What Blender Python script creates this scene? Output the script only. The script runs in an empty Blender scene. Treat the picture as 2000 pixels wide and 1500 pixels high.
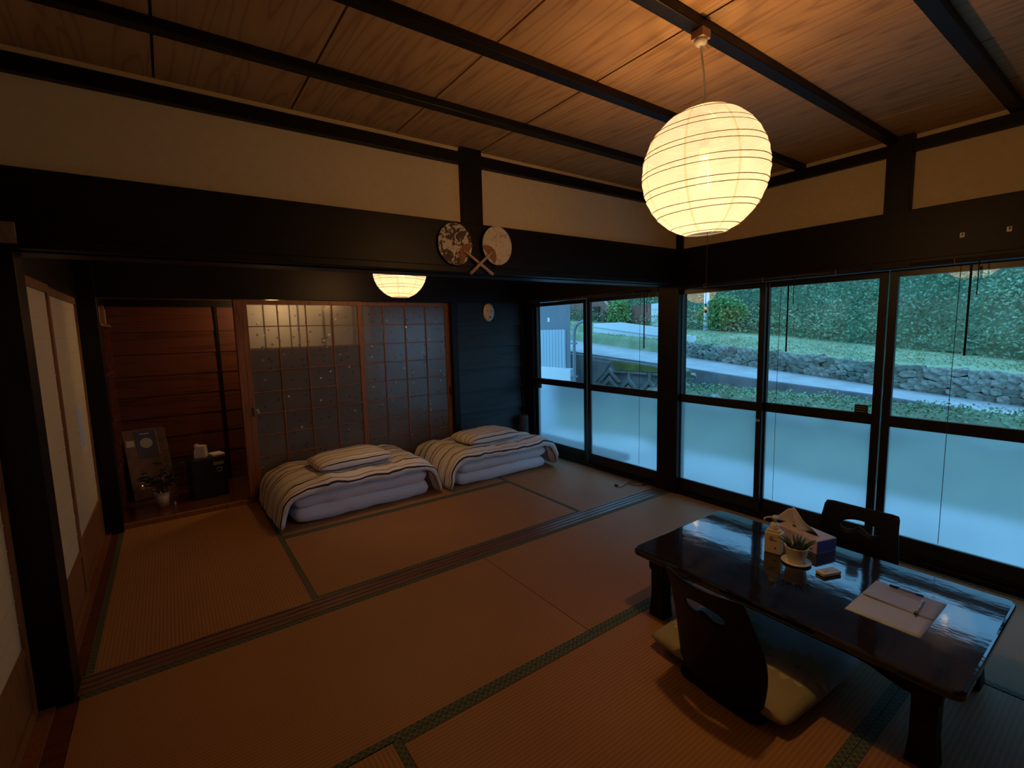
import bpy, bmesh, math, random
from math import sin, cos, pi, radians, sqrt
from mathutils import Vector, Matrix, noise
random.seed(7)
sc = bpy.context.scene
COL = sc.collection

# ------------------------------------------------------------------ camera, sky, exposure
cd = bpy.data.cameras.new('camera'); cam = bpy.data.objects.new('camera', cd); COL.objects.link(cam)
cd.sensor_width = 36; cd.lens = 932.44 / 2000 * 36; cd.clip_start = 0.02; cd.clip_end = 200
CP = Vector((1.0, -2.57218, 1.5))
R = Matrix(((0.8109785, -0.5845399, -0.0250400), (-0.0869839, -0.0781363, -0.9931407), (0.5785738, 0.8075939, -0.1142124)))
cam.matrix_world = Matrix.Translation(CP) @ Matrix((R[0], -R[1], -R[2])).transposed().to_4x4()
sc.camera = cam
sc.view_settings.view_transform = 'Standard'; sc.view_settings.look = 'None'
sc.view_settings.exposure = 0.0; sc.view_settings.gamma = 1.0; sc.view_settings.use_curve_mapping = False

w = bpy.data.worlds.new('overcast_evening'); sc.world = w; w.use_nodes = True
nt = w.node_tree; bg = nt.nodes['Background']
tc = nt.nodes.new('ShaderNodeTexCoord'); sep = nt.nodes.new('ShaderNodeSeparateXYZ'); cr = nt.nodes.new('ShaderNodeValToRGB')
nt.links.new(tc.outputs['Generated'], sep.inputs[0]); nt.links.new(sep.outputs['Z'], cr.inputs[0])
cr.color_ramp.elements[0].color = (0.165, 0.46, 0.78, 1); cr.color_ramp.elements[0].position = 0.0
cr.color_ramp.elements[1].color = (0.21, 0.58, 0.97, 1); cr.color_ramp.elements[1].position = 0.6
nt.links.new(cr.outputs[0], bg.inputs[0]); bg.inputs[1].default_value = 2.6

# ------------------------------------------------------------------ materials
def newmat(name):
    m = bpy.data.materials.new(name); m.use_nodes = True
    n = m.node_tree; b = n.nodes['Principled BSDF']
    return m, n, b
def node(n, t, **k):
    x = n.nodes.new(t)
    for a, v in k.items():
        if a in x.inputs: x.inputs[a].default_value = v
        else: setattr(x, a, v)
    return x
def coords(n, scale=(1, 1, 1), rot=(0, 0, 0), kind='Object'):
    t = n.nodes.new('ShaderNodeTexCoord'); mp = n.nodes.new('ShaderNodeMapping')
    n.links.new(t.outputs[kind], mp.inputs[0]); mp.inputs['Scale'].default_value = scale; mp.inputs['Rotation'].default_value = rot
    return mp.outputs[0]
def ramp(n, fac, stops):
    r = n.nodes.new('ShaderNodeValToRGB'); e = r.color_ramp.elements
    while len(e) < len(stops): e.new(0.5)
    for i, (p, c) in enumerate(stops): e[i].position = p; e[i].color = (*c, 1)
    n.links.new(fac, r.inputs[0]); return r.outputs[0]
def bump(n, b, h, s=0.3, d=0.002):
    bp = node(n, 'ShaderNodeBump'); bp.inputs['Strength'].default_value = s; bp.inputs['Distance'].default_value = d
    n.links.new(h, bp.inputs['Height']); n.links.new(bp.outputs[0], b.inputs['Normal'])
def plain(name, c, rough=0.6, metal=0.0, spec=None, var=0.0, vs=8.0):
    m, n, b = newmat(name); b.inputs['Base Color'].default_value = (*c, 1); b.inputs['Roughness'].default_value = rough; b.inputs['Metallic'].default_value = metal
    if spec is not None: b.inputs['Specular IOR Level'].default_value = spec
    if var:
        nz = node(n, 'ShaderNodeTexNoise', Scale=vs, Detail=4.0); n.links.new(coords(n), nz.inputs['Vector'])
        lo = tuple(x * (1 - var) for x in c); hi = tuple(min(1, x * (1 + var)) for x in c)
        n.links.new(ramp(n, nz.outputs[0], [(0.3, lo), (0.7, hi)]), b.inputs['Base Color'])
        bump(n, b, nz.outputs[0], 0.2, 0.003)
    return m
def wood(name, c1, c2, axis=0, scale=1.0, rough=0.5, spec=0.5, contrast=1.0, coat=0.0):
    """long grain along axis"""
    m, n, b = newmat(name)
    s = [14 * scale] * 3; s[axis] = 0.9 * scale
    v = coords(n, tuple(s))
    nz = node(n, 'ShaderNodeTexNoise', Scale=1.0, Detail=5.0, Distortion=0.6); n.links.new(v, nz.inputs['Vector'])
    wv = node(n, 'ShaderNodeMath', operation='MULTIPLY'); wv.inputs[1].default_value = 9 * contrast; n.links.new(nz.outputs[0], wv.inputs[0])
    fr = node(n, 'ShaderNodeMath', operation='PINGPONG'); fr.inputs[1].default_value = 1.0; n.links.new(wv.outputs[0], fr.inputs[0])
    n.links.new(ramp(n, fr.outputs[0], [(0.0, c1), (0.35, c2), (1.0, c2)]), b.inputs['Base Color'])
    b.inputs['Roughness'].default_value = rough; b.inputs['Specular IOR Level'].default_value = spec
    if coat: b.inputs['Coat Weight'].default_value = coat; b.inputs['Coat Roughness'].default_value = 0.05
    bump(n, b, nz.outputs[0], 0.15, 0.002)
    return m
M = {}
M['black_wood_x'] = wood('black_stained_wood_x', (0.0040, 0.0024, 0.0022), (0.007, 0.0042, 0.0036), 0, 1, 0.45, 0.25)
M['black_wood_y'] = wood('black_stained_wood_y', (0.0040, 0.0024, 0.0022), (0.007, 0.0042, 0.0036), 1, 1, 0.45, 0.25)
M['black_wood_z'] = wood('black_stained_wood_z', (0.0040, 0.0024, 0.0022), (0.007, 0.0042, 0.0036), 2, 1, 0.45, 0.25)
M['black_frame'] = plain('dark_sash_frame', (0.012, 0.010, 0.011), 0.35)
M['red_wood_z'] = wood('reddish_door_wood', (0.16, 0.060, 0.026), (0.26, 0.105, 0.045), 2, 1.4, 0.5)
M['shoji_wood'] = wood('shoji_frame_wood', (0.17, 0.070, 0.022), (0.27, 0.12, 0.042), 2, 1.4, 0.5)
M['track'] = wood('threshold_wood', (0.11, 0.055, 0.035), (0.20, 0.105, 0.07), 0, 1.4, 0.3, 0.6)
M['plank_dark'] = wood('dark_planks_window_tint', (0.012, 0.017, 0.024), (0.022, 0.030, 0.042), 0, 0.8, 0.45, 0.4)  # dark planks with dim blue window light painted into the wood colour
M['plank'] = wood('wall_plank_wood', (0.075, 0.019, 0.010), (0.14, 0.038, 0.022), 0, 0.8, 0.5, 0.4)
M['alcove_floor'] = wood('alcove_floor_wood', (0.08, 0.025, 0.015), (0.12, 0.045, 0.025), 0, 0.8, 0.18, 0.6)
M['plaster'] = plain('cream_plaster', (0.64, 0.54, 0.36), 0.9, var=0.04, vs=30)
def ceil_mat():
    m, n, b = newmat('ceiling_board_cedar')
    v = coords(n, (5.5, 0.42, 1))
    nz = node(n, 'ShaderNodeTexNoise', Scale=1.0, Detail=2.5, Distortion=0.25); n.links.new(v, nz.inputs['Vector'])
    oi = n.nodes.new('ShaderNodeObjectInfo')
    a = node(n, 'ShaderNodeMath', operation='MULTIPLY_ADD'); a.inputs[1].default_value = 26
    n.links.new(nz.outputs[0], a.inputs[0])
    rnd = node(n, 'ShaderNodeMath', operation='MULTIPLY'); rnd.inputs[1].default_value = 9; n.links.new(oi.outputs['Random'], rnd.inputs[0]); n.links.new(rnd.outputs[0], a.inputs[2])
    fr = node(n, 'ShaderNodeMath', operation='PINGPONG'); fr.inputs[1].default_value = 1.0; n.links.new(a.outputs[0], fr.inputs[0])
    n.links.new(ramp(n, fr.outputs[0], [(0.0, (0.33, 0.18, 0.070)), (0.25, (0.45, 0.27, 0.115)), (1.0, (0.50, 0.31, 0.135))]), b.inputs['Base Color'])
    b.inputs['Roughness'].default_value = 0.5
    return m
M['ceiling'] = ceil_mat()
def tatami(name, axis):
    m, n, b = newmat(name)
    v = coords(n)
    sp = n.nodes.new('ShaderNodeSeparateXYZ'); n.links.new(v, sp.inputs[0])
    mu = node(n, 'ShaderNodeMath', operation='MULTIPLY'); mu.inputs[1].default_value = 2 * pi / 0.0165; n.links.new(sp.outputs[1 - axis], mu.inputs[0])
    si = node(n, 'ShaderNodeMath', operation='SINE'); n.links.new(mu.outputs[0], si.inputs[0])
    h = node(n, 'ShaderNodeMath', operation='MULTIPLY_ADD'); h.inputs[1].default_value = 0.5; h.inputs[2].default_value = 0.5; n.links.new(si.outputs[0], h.inputs[0])
    sc2 = [5, 5, 5]; sc2[axis] = 260; sc2[1 - axis] = 60
    nz = node(n, 'ShaderNodeTexNoise', Scale=1.0, Detail=2.0); n.links.new(coords(n, tuple(sc2)), nz.inputs['Vector'])
    big = node(n, 'ShaderNodeTexNoise', Scale=1.3, Detail=3.0); n.links.new(coords(n), big.inputs['Vector'])
    mx = node(n, 'ShaderNodeMath', operation='ADD'); n.links.new(h.outputs[0], mx.inputs[0]); n.links.new(nz.outputs[0], mx.inputs[1])
    mx2 = node(n, 'ShaderNodeMath', operation='ADD'); n.links.new(mx.outputs[0], mx2.inputs[0]); n.links.new(big.outputs[0], mx2.inputs[1])
    n.links.new(ramp(n, mx2.outputs[0], [(0.0, (0.18, 0.082, 0.030)), (0.55, (0.37, 0.190, 0.074)), (1.0, (0.46, 0.245, 0.10))]), b.inputs['Base Color'])
    # ramp input is 0..3 so rescale
    rs = node(n, 'ShaderNodeMath', operation='MULTIPLY'); rs.inputs[1].default_value = 0.4
    l = mx2.outputs[0].links[0]; to = l.to_socket; n.links.remove(l); n.links.new(mx2.outputs[0], rs.inputs[0]); n.links.new(rs.outputs[0], to)
    b.inputs['Roughness'].default_value = 0.55; b.inputs['Specular IOR Level'].default_value = 0.35
    bump(n, b, mx.outputs[0], 0.35, 0.0012)
    return m
M['tatami_x'] = tatami('tatami_rush_x', 0); M['tatami_y'] = tatami('tatami_rush_y', 1)
def heri():
    m, n, b = newmat('tatami_border_cloth')
    g = n.nodes.new('ShaderNodeTexCoord'); sp = n.nodes.new('ShaderNodeSeparateXYZ'); n.links.new(g.outputs['Object'], sp.inputs[0])
    outs = []
    for sgn in (1, -1):
        a = node(n, 'ShaderNodeMath', operation='MULTIPLY_ADD'); a.inputs[1].default_value = sgn; n.links.new(sp.outputs[0], a.inputs[0]); n.links.new(sp.outputs[1], a.inputs[2])
        k = node(n, 'ShaderNodeMath', operation='MULTIPLY'); k.inputs[1].default_value = 1 / 0.028; n.links.new(a.outputs[0], k.inputs[0])
        p = node(n, 'ShaderNodeMath', operation='PINGPONG'); p.inputs[1].default_value = 0.5; n.links.new(k.outputs[0], p.inputs[0]); outs.append(p.outputs[0])
    mn = node(n, 'ShaderNodeMath', operation='MINIMUM'); n.links.new(outs[0], mn.inputs[0]); n.links.new(outs[1], mn.inputs[1])
    n.links.new(ramp(n, mn.outputs[0], [(0.0, (0.20, 0.20, 0.10)), (0.07, (0.17, 0.18, 0.085)), (0.10, (0.045, 0.075, 0.050)), (1, (0.055, 0.09, 0.06))]), b.inputs['Base Color'])
    b.inputs['Roughness'].default_value = 0.7
    return m
M['heri'] = heri()
def paper_lamp():
    m, n, b = newmat('lantern_washi_paper'); n.nodes.remove(b); out = n.nodes['Material Output']
    tr = n.nodes.new('ShaderNodeBsdfTransparent'); tl = n.nodes.new('ShaderNodeBsdfTranslucent'); mx = n.nodes.new('ShaderNodeMixShader')
    nz = node(n, 'ShaderNodeTexNoise', Scale=14.0, Detail=6.0); n.links.new(coords(n), nz.inputs['Vector'])
    n.links.new(ramp(n, nz.outputs[0], [(0.35, (0.46, 0.47, 0.62)), (0.7, (0.56, 0.57, 0.76))]), tl.inputs[0])
    em = n.nodes.new('ShaderNodeEmission'); em.inputs[0].default_value = (1.0, 0.78, 0.48, 1); em.inputs[1].default_value = 0.45
    ad = n.nodes.new('ShaderNodeAddShader'); n.links.new(tl.outputs[0], ad.inputs[0]); n.links.new(em.outputs[0], ad.inputs[1])
    mx.inputs[0].default_value = 0.30; n.links.new(tr.outputs[0], mx.inputs[1]); n.links.new(ad.outputs[0], mx.inputs[2])
    tr.inputs[0].default_value = (0.99, 0.93, 0.80, 1)
    n.links.new(mx.outputs[0], out.inputs[0]); return m
M['lamp_paper'] = paper_lamp()
M['lamp_seam'] = paper_lamp(); _n = M['lamp_seam'].node_tree.nodes; [setattr(x.inputs[0], 'default_value', 0.55) for x in _n if x.type == 'MIX_SHADER']
for x in _n:
    if x.type == 'BSDF_TRANSLUCENT':
        for l in list(x.inputs[0].links): M['lamp_seam'].node_tree.links.remove(l)
        x.inputs[0].default_value = (.16, .13, .10, 1)
    if x.type == 'EMISSION': x.inputs[1].default_value = .2
M['lamp_wire'] = plain('bamboo_wire', (0.25, 0.16, 0.06), 0.7)
M['seam'] = plain('paper_seam', (0.75, 0.62, 0.42), 0.8)
def bulb_mat():
    m, n, b = newmat('glowing_bulb_glass'); n.nodes.remove(b); tr = n.nodes.new('ShaderNodeBsdfTransparent'); em = n.nodes.new('ShaderNodeEmission'); em.inputs[0].default_value = (1, 0.72, 0.25, 1); em.inputs[1].default_value = 0.25
    ad = n.nodes.new('ShaderNodeAddShader'); n.links.new(tr.outputs[0], ad.inputs[0]); n.links.new(em.outputs[0], ad.inputs[1]); n.links.new(ad.outputs[0], n.nodes['Material Output'].inputs[0]); return m
M['bulb'] = bulb_mat()
def shoji_paper():
    m, n, b = newmat('shoji_paper'); out = n.nodes['Material Output']
    b.inputs['Base Color'].default_value = (0.82, 0.72, 0.52, 1); b.inputs['Roughness'].default_value = 0.9
    tl = n.nodes.new('ShaderNodeBsdfTranslucent'); tl.inputs[0].default_value = (0.8, 0.75, 0.6, 1); mx = n.nodes.new('ShaderNodeMixShader'); mx.inputs[0].default_value = 0.25
    n.links.new(b.outputs[0], mx.inputs[1]); n.links.new(tl.outputs[0], mx.inputs[2]); n.links.new(mx.outputs[0], out.inputs[0]); return m
M['shoji_paper'] = shoji_paper()
def clear_glass():
    m, n, b = newmat('clear_window_glass'); n.nodes.remove(b); out = n.nodes['Material Output']
    tr = n.nodes.new('ShaderNodeBsdfTransparent'); tr.inputs[0].default_value = (0.93, 0.97, 0.97, 1); gl = n.nodes.new('ShaderNodeBsdfGlossy'); gl.inputs['Roughness'].default_value = 0.0
    fr = n.nodes.new('ShaderNodeFresnel'); fr.inputs[0].default_value = 2.4; mx = n.nodes.new('ShaderNodeMixShader')
    n.links.new(fr.outputs[0], mx.inputs[0]); n.links.new(tr.outputs[0], mx.inputs[1]); n.links.new(gl.outputs[0], mx.inputs[2]); n.links.new(mx.outputs[0], out.inputs[0]); return m
M['glass'] = clear_glass()
def frosted():
    m, n, b = newmat('frosted_window_glass'); n.nodes.remove(b); out = n.nodes['Material Output']
    tl = n.nodes.new('ShaderNodeBsdfTranslucent'); tl.inputs[0].default_value = (0.86, 0.95, 1.0, 1)
    rf = n.nodes.new('ShaderNodeBsdfRefraction'); rf.inputs['IOR'].default_value = 1.12; rf.inputs['Roughness'].default_value = 0.45; rf.inputs[0].default_value = (0.90, 0.96, 1.0, 1)
    gl = n.nodes.new('ShaderNodeBsdfGlossy'); gl.inputs['Roughness'].default_value = 0.3
    m1 = n.nodes.new('ShaderNodeMixShader'); m1.inputs[0].default_value = 0.6; m2 = n.nodes.new('ShaderNodeMixShader'); m2.inputs[0].default_value = 0.04
    n.links.new(tl.outputs[0], m1.inputs[1]); n.links.new(rf.outputs[0], m1.inputs[2]); n.links.new(m1.outputs[0], m2.inputs[1]); n.links.new(gl.outputs[0], m2.inputs[2]); n.links.new(m2.outputs[0], out.inputs[0]); return m
M['frosted'] = frosted()
def door_glass():
    m, n, b = newmat('patterned_door_glass'); out = n.nodes['Material Output']
    v = coords(n, (1, 0.001, 1))
    vo = node(n, 'ShaderNodeTexVoronoi', Scale=11.0); n.links.new(v, vo.inputs['Vector'])
    vo2 = node(n, 'ShaderNodeTexVoronoi', Scale=17.0); n.links.new(coords(n, (1, 0.001, 1), (0, 0.7, 0)), vo2.inputs['Vector'])
    c1 = ramp(n, vo.outputs['Distance'], [(0.0, (0.95, 0.95, 0.9)), (0.10, (0.9, 0.9, 0.85)), (0.13, (0.16, 0.16, 0.17)), (1, (0.16, 0.16, 0.17))])
    c2 = ramp(n, vo2.outputs['Distance'], [(0.0, (0.5, 0.5, 0.5)), (0.16, (0.6, 0.6, 0.6)), (0.22, (1, 1, 1)), (1, (1, 1, 1))])
    mm = node(n, 'ShaderNodeMixRGB', blend_type='MULTIPLY'); mm.inputs[0].default_value = 1; n.links.new(c1, mm.inputs[1]); n.links.new(c2, mm.inputs[2])
    n.links.new(mm.outputs[0], b.inputs['Base Color']); b.inputs['Roughness'].default_value = 0.2; b.inputs['Specular IOR Level'].default_value = 1.0; b.inputs['IOR'].default_value = 1.7
    tl = n.nodes.new('ShaderNodeBsdfTranslucent'); n.links.new(c2, tl.inputs[0]); mx = n.nodes.new('ShaderNodeMixShader'); mx.inputs[0].default_value = 0.45
    n.links.new(b.outputs[0], mx.inputs[1]); n.links.new(tl.outputs[0], mx.inputs[2]); n.links.new(mx.outputs[0], out.inputs[0]); return m
M['door_glass'] = door_glass()
def lacquer():
    m, n, b = newmat('dark_lacquered_table')
    v = coords(n, (10, 1.5, 10)); nz = node(n, 'ShaderNodeTexNoise', Scale=1.6, Detail=5.0, Distortion=1.0); n.links.new(v, nz.inputs['Vector'])
    n.links.new(ramp(n, nz.outputs[0], [(0.3, (0.008, 0.006, 0.009)), (0.7, (0.022, 0.015, 0.018))]), b.inputs['Base Color'])
    b.inputs['Roughness'].default_value = 0.07; b.inputs['Specular IOR Level'].default_value = 0.5; b.inputs['IOR'].default_value = 1.9; b.inputs['Specular Tint'].default_value = (0.7, 0.85, 1, 1)
    n2 = node(n, 'ShaderNodeTexNoise', Scale=9.0, Detail=3.0); n.links.new(coords(n, (1.5, 0.8, 1)), n2.inputs['Vector'])
    bump(n, b, n2.outputs[0], 0.12, 0.006); return m
M['lacquer'] = lacquer()
M['chair_black'] = plain('black_bentwood', (0.004, 0.003, 0.003), 0.5, spec=0.25)
M['white_plastic'] = plain('white_plastic', (0.75, 0.72, 0.66), 0.35)
M['cream_plastic'] = plain('cream_bottle_plastic', (0.78, 0.68, 0.48), 0.4)
M['white_ceramic'] = plain('white_ceramic', (0.8, 0.76, 0.66), 0.3)
M['grey_key'] = plain('grey_remote_face', (0.42, 0.46, 0.44), 0.3)
M['leaf'] = plain('succulent_leaf', (0.05, 0.09, 0.035), 0.5)
M['soil'] = plain('potting_soil', (0.03, 0.02, 0.014), 0.9)
M['paper'] = plain('white_paper', (0.56, 0.66, 0.92), 0.8)
M['paper2'] = plain('pale_lilac_paper', (0.48, 0.59, 0.90), 0.8)
M['tissue'] = plain('soft_tissue', (0.85, 0.84, 0.84), 0.9)
M['tissue_box'] = plain('lilac_white_card', (0.66, 0.60, 0.72), 0.5)
M['tissue_band'] = plain('blue_violet_print', (0.10, 0.08, 0.30), 0.5)
M['pen_black'] = plain('pen_black', (0.02, 0.015, 0.02), 0.3)
M['pen_clear'] = plain('pen_pinkish_barrel', (0.35, 0.24, 0.22), 0.2)
M['pen_white'] = plain('pen_white_barrel', (0.72, 0.74, 0.78), 0.3)
M['white_cotton'] = plain('white_futon_cotton', (0.88, 0.90, 0.99), 0.9)
M['string'] = plain('white_pull_string', (0.75, 0.66, 0.5), 0.7)
M['dark_string'] = plain('dark_blind_string', (0.02, 0.02, 0.02), 0.7)
M['steel'] = plain('dull_steel', (0.5, 0.5, 0.5), 0.35, 0.9)
M['fan_wood'] = wood('fan_bamboo_wood', (0.20, 0.07, 0.03), (0.28, 0.11, 0.05), 0, 2, 0.6)
M['fan_stick'] = plain('fan_pale_stick', (0.55, 0.36, 0.28), 0.6)
M['mask_face'] = plain('pale_mask_face', (0.72, 0.66, 0.55), 0.4)
M['mask_dark'] = plain('mask_dark_openings', (0.03, 0.015, 0.012), 0.6)
M['mask_lip'] = plain('mask_red_lips', (0.25, 0.05, 0.04), 0.5)
def stripes(name, seedv, base=(0.80, 0.80, 0.82), dark=(0.02, 0.028, 0.09), brown=(0.16, 0.10, 0.07), warm=(0.80, 0.70, 0.62)):
    m, n, b = newmat(name)
    uv = n.nodes.new('ShaderNodeUVMap'); sp = n.nodes.new('ShaderNodeSeparateXYZ'); n.links.new(uv.outputs[0], sp.inputs[0])
    r = n.nodes.new('ShaderNodeValToRGB'); r.color_ramp.interpolation = 'CONSTANT'; e = r.color_ramp.elements
    rr = random.Random(seedv); stops = [(0.0, base)]
    pat = []
    y = .02
    for wd, c, gap in ((.016, dark, .030), (.008, brown, .085), (.020, dark, .022), (.008, dark, .100), (.010, brown, .030), (.018, dark, .120), (.009, dark, .028), (.018, brown, .105), (.022, dark, .022), (.009, dark, .075), (.018, dark, .020), (.018, dark, .018)):
        pat += [(y, c), (y + wd, warm if (wd * 1000) % 2 > .5 and len(pat) % 3 == 0 else base)]; y += wd + gap
    for p, c in pat: stops.append((p, c))
    while len(e) < len(stops): e.new(0.99)
    for i, (p, c) in enumerate(stops): e[i].position = p; e[i].color = (*c, 1)
    n.links.new(sp.outputs[1], r.inputs[0]); n.links.new(r.outputs[0], b.inputs['Base Color']); b.inputs['Roughness'].default_value = 0.9
    nz = node(n, 'ShaderNodeTexNoise', Scale=9.0, Detail=4.0); n.links.new(coords(n), nz.inputs['Vector']); bump(n, b, nz.outputs[0], 0.5, 0.012)
    return m
M['stripe_a'] = stripes('navy_and_brown_striped_cotton', 1)
M['stripe_b'] = stripes('pale_striped_cotton', 2, base=(0.84, 0.86, 0.88), dark=(0.02, 0.05, 0.10), brown=(0.24, 0.28, 0.24), warm=(0.82, 0.82, 0.74))
# outdoors
M['foliage'] = None
def foliage(name, cols, sc1=0.8):
    m, n, b = newmat(name)
    nz = node(n, 'ShaderNodeTexNoise', Scale=sc1, Detail=8.0, Roughness=0.75); n.links.new(coords(n), nz.inputs['Vector'])
    n.links.new(ramp(n, nz.outputs[0], [(0.32, cols[0]), (0.5, cols[1]), (0.68, cols[2])]), b.inputs['Base Color']); b.inputs['Roughness'].default_value = 0.7
    return m
M['hill_leaf'] = foliage('hillside_leaves', [(0.09, 0.18, 0.10), (0.20, 0.34, 0.19), (0.38, 0.50, 0.32)], 0.55)
M['hill_soil'] = foliage('hillside_undergrowth', [(0.07, 0.13, 0.07), (0.12, 0.20, 0.11), (0.18, 0.27, 0.15)], 1.6)
M['grass'] = foliage('verge_grass', [(0.20, 0.28, 0.15), (0.30, 0.38, 0.22), (0.42, 0.50, 0.32)], 1.4)
M['road'] = plain('pale_asphalt', (0.42, 0.42, 0.45), 0.7, var=0.15, vs=3)
M['concrete'] = plain('weathered_concrete', (0.24, 0.25, 0.25), 0.8, var=0.3, vs=2.5)
M['concrete_dark'] = plain('dark_kerb_concrete', (0.10, 0.11, 0.12), 0.8, var=0.3, vs=3)  # darker concrete tone for the kerb
M['moss'] = plain('mossy_concrete', (0.20, 0.22, 0.06), 0.9, var=0.3, vs=4)
M['stone'] = plain('grey_wall_stone', (0.25, 0.28, 0.24), 0.85, var=0.5, vs=3)
M['stone2'] = plain('dark_wall_stone', (0.13, 0.16, 0.13), 0.85, var=0.5, vs=4)
M['white_panel'] = plain('white_painted_steel', (0.80, 0.82, 0.84), 0.5)
M['corrugated'] = plain('pale_corrugated_sheet', (0.46, 0.56, 0.62), 0.5)
M['shed_grey'] = plain('shed_grey_board', (0.20, 0.22, 0.25), 0.7)
M['pipe'] = plain('grey_downpipe', (0.24, 0.28, 0.32), 0.4)
M['house_brown'] = wood('old_brown_boards', (0.16, 0.08, 0.07), (0.26, 0.14, 0.11), 2, 0.6, 0.8)
M['garden'] = foliage('garden_bed_earth', [(0.06, 0.08, 0.04), (0.13, 0.16, 0.08), (0.22, 0.24, 0.13)], 2.0)
M['bench'] = wood('weathered_bench_wood', (0.07, 0.05, 0.05), (0.12, 0.09, 0.09), 1, 1, 0.7)
M['ground'] = plain('yard_concrete', (0.45, 0.45, 0.45), 0.9, var=0.2, vs=1.5)
# alcove things
M['box_black'] = plain('black_cabinet', (0.010, 0.012, 0.014), 0.35)
M['label_grey'] = plain('printed_grey_label', (0.30, 0.30, 0.31), 0.6)
M['poster_navy'] = plain('navy_print', (0.035, 0.045, 0.12), 0.5)
M['disc_pale'] = plain('pale_printed_disc', (0.42, 0.42, 0.36), 0.6)
M['board_brown'] = plain('brown_collage_print', (0.11, 0.05, 0.05), 0.5, var=0.5, vs=14)
M['dark_leaf'] = plain('dark_glossy_leaf', (0.012, 0.03, 0.012), 0.25)
M['film'] = plain('clear_gift_film', (0.35, 0.35, 0.38), 0.08, 0.3)
M['plant_pot'] = plain('white_plant_pot', (0.62, 0.58, 0.56), 0.4)
M['sign'] = plain('small_wooden_sign', (0.22, 0.14, 0.11), 0.7, var=0.2, vs=40)
M['basket'] = wood('dark_rolled_reed', (0.02, 0.014, 0.012), (0.045, 0.032, 0.03), 2, 5, 0.6)
M['charcoal'] = plain('cord_black', (0.02, 0.02, 0.025), 0.5)
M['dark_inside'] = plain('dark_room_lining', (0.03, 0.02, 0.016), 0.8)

# ------------------------------------------------------------------ mesh helpers
class MB:
    def __init__(s): s.v = []; s.f = []; s.sm = []
    def add(s, vs, fs, smooth=False):
        o = len(s.v); s.v += [tuple(p) for p in vs]; s.f += [tuple(i + o for i in f) for f in fs]; s.sm += [smooth] * len(fs); return s
    def box(s, x0, x1, y0, y1, z0, z1):
        return s.add([(x0, y0, z0), (x1, y0, z0), (x1, y1, z0), (x0, y1, z0), (x0, y0, z1), (x1, y0, z1), (x1, y1, z1), (x0, y1, z1)],
                     [(0, 3, 2, 1), (4, 5, 6, 7), (0, 1, 5, 4), (1, 2, 6, 5), (2, 3, 7, 6), (3, 0, 4, 7)])
    def obox(s, mat, sx, sy, sz):
        t = MB().box(-sx / 2, sx / 2, -sy / 2, sy / 2, -sz / 2, sz / 2)
        return s.add([mat @ Vector(p) for p in t.v], t.f)
    def prism(s, pts, axis, a, b):
        """extrude 2D polygon along axis (0,1,2); pts are the other two coords in order"""
        n = len(pts); vs = []
        for t in (a, b):
            for p, q in pts: vs.append({0: (t, p, q), 1: (p, t, q), 2: (p, q, t)}[axis])
        fs = [tuple(range(n))[::-1], tuple(range(n, 2 * n))] + [(i, (i + 1) % n, (i + 1) % n + n, i + n) for i in range(n)]
        return s.add(vs, fs)
    def tube(s, pts, r, seg=6, closed=False, cap=True):
        pts = [Vector(p) for p in pts]; n = len(pts); vs = []; fs = []
        rr = r if isinstance(r, (list, tuple)) else [r] * n
        up = None
        for i, p in enumerate(pts):
            a = pts[(i - 1) % n] if (closed or i > 0) else p; c = pts[(i + 1) % n] if (closed or i < n - 1) else p
            d = (c - a).normalized()
            if up is None: up = d.orthogonal().normalized()
            up = (up - d * up.dot(d)).normalized(); sd = d.cross(up)
            for k in range(seg):
                t = 2 * pi * k / seg; vs.append(p + (up * cos(t) + sd * sin(t)) * rr[i])
        m = n if closed else n - 1
        for i in range(m):
            for k in range(seg):
                a = i * seg + k; b2 = i * seg + (k + 1) % seg; j = ((i + 1) % n) * seg
                fs.append((a, b2, j + (k + 1) % seg, j + k))
        if cap and not closed: fs += [tuple(range(seg))[::-1], tuple(range((n - 1) * seg, n * seg))]
        return s.add(vs, fs, True)
    def lathe(s, prof, c=(0, 0, 0), seg=24, smooth=True):
        vs = []; fs = []; n = len(prof)
        for r, z in prof:
            for k in range(seg):
                t = 2 * pi * k / seg; vs.append((c[0] + r * cos(t), c[1] + r * sin(t), c[2] + z))
        for i in range(n - 1):
            for k in range(seg):
                k2 = (k + 1) % seg; fs.append((i * seg + k, i * seg + k2, (i + 1) * seg + k2, (i + 1) * seg + k))
        return s.add(vs, fs, smooth)
    def grid(s, fn, nu, nv, smooth=True, closed_u=False):
        vs = [fn(i / nu, j / nv) for j in range(nv + 1) for i in range(nu + 1)]
        fs = [(j * (nu + 1) + i, j * (nu + 1) + i + 1, (j + 1) * (nu + 1) + i + 1, (j + 1) * (nu + 1) + i) for j in range(nv) for i in range(nu)]
        return s.add(vs, fs, smooth)
    def mesh(s, name):
        me = bpy.data.meshes.new(name); me.from_pydata(s.v, [], s.f); me.polygons.foreach_set('use_smooth', s.sm); me.update(); return me
def link(name, me, m, parent=None, kind=None, label=None):
    o = bpy.data.objects.new(name, me); COL.objects.link(o)
    if m is not None and not me.materials: me.materials.append(m)
    if parent: o.parent = parent
    if kind: o['kind'] = kind
    if label: o['label'] = label
    return o
def part(name, mb, m, parent=None, kind=None, label=None, bev=0, loc=None):
    o = link(name, mb.mesh(name), m, parent, kind, label)
    if bev:
        b = o.modifiers.new('bevel', 'BEVEL'); b.width = bev; b.segments = 2; b.limit_method = 'ANGLE'; b.angle_limit = radians(40)
    if loc: o.location = loc
    return o
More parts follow.
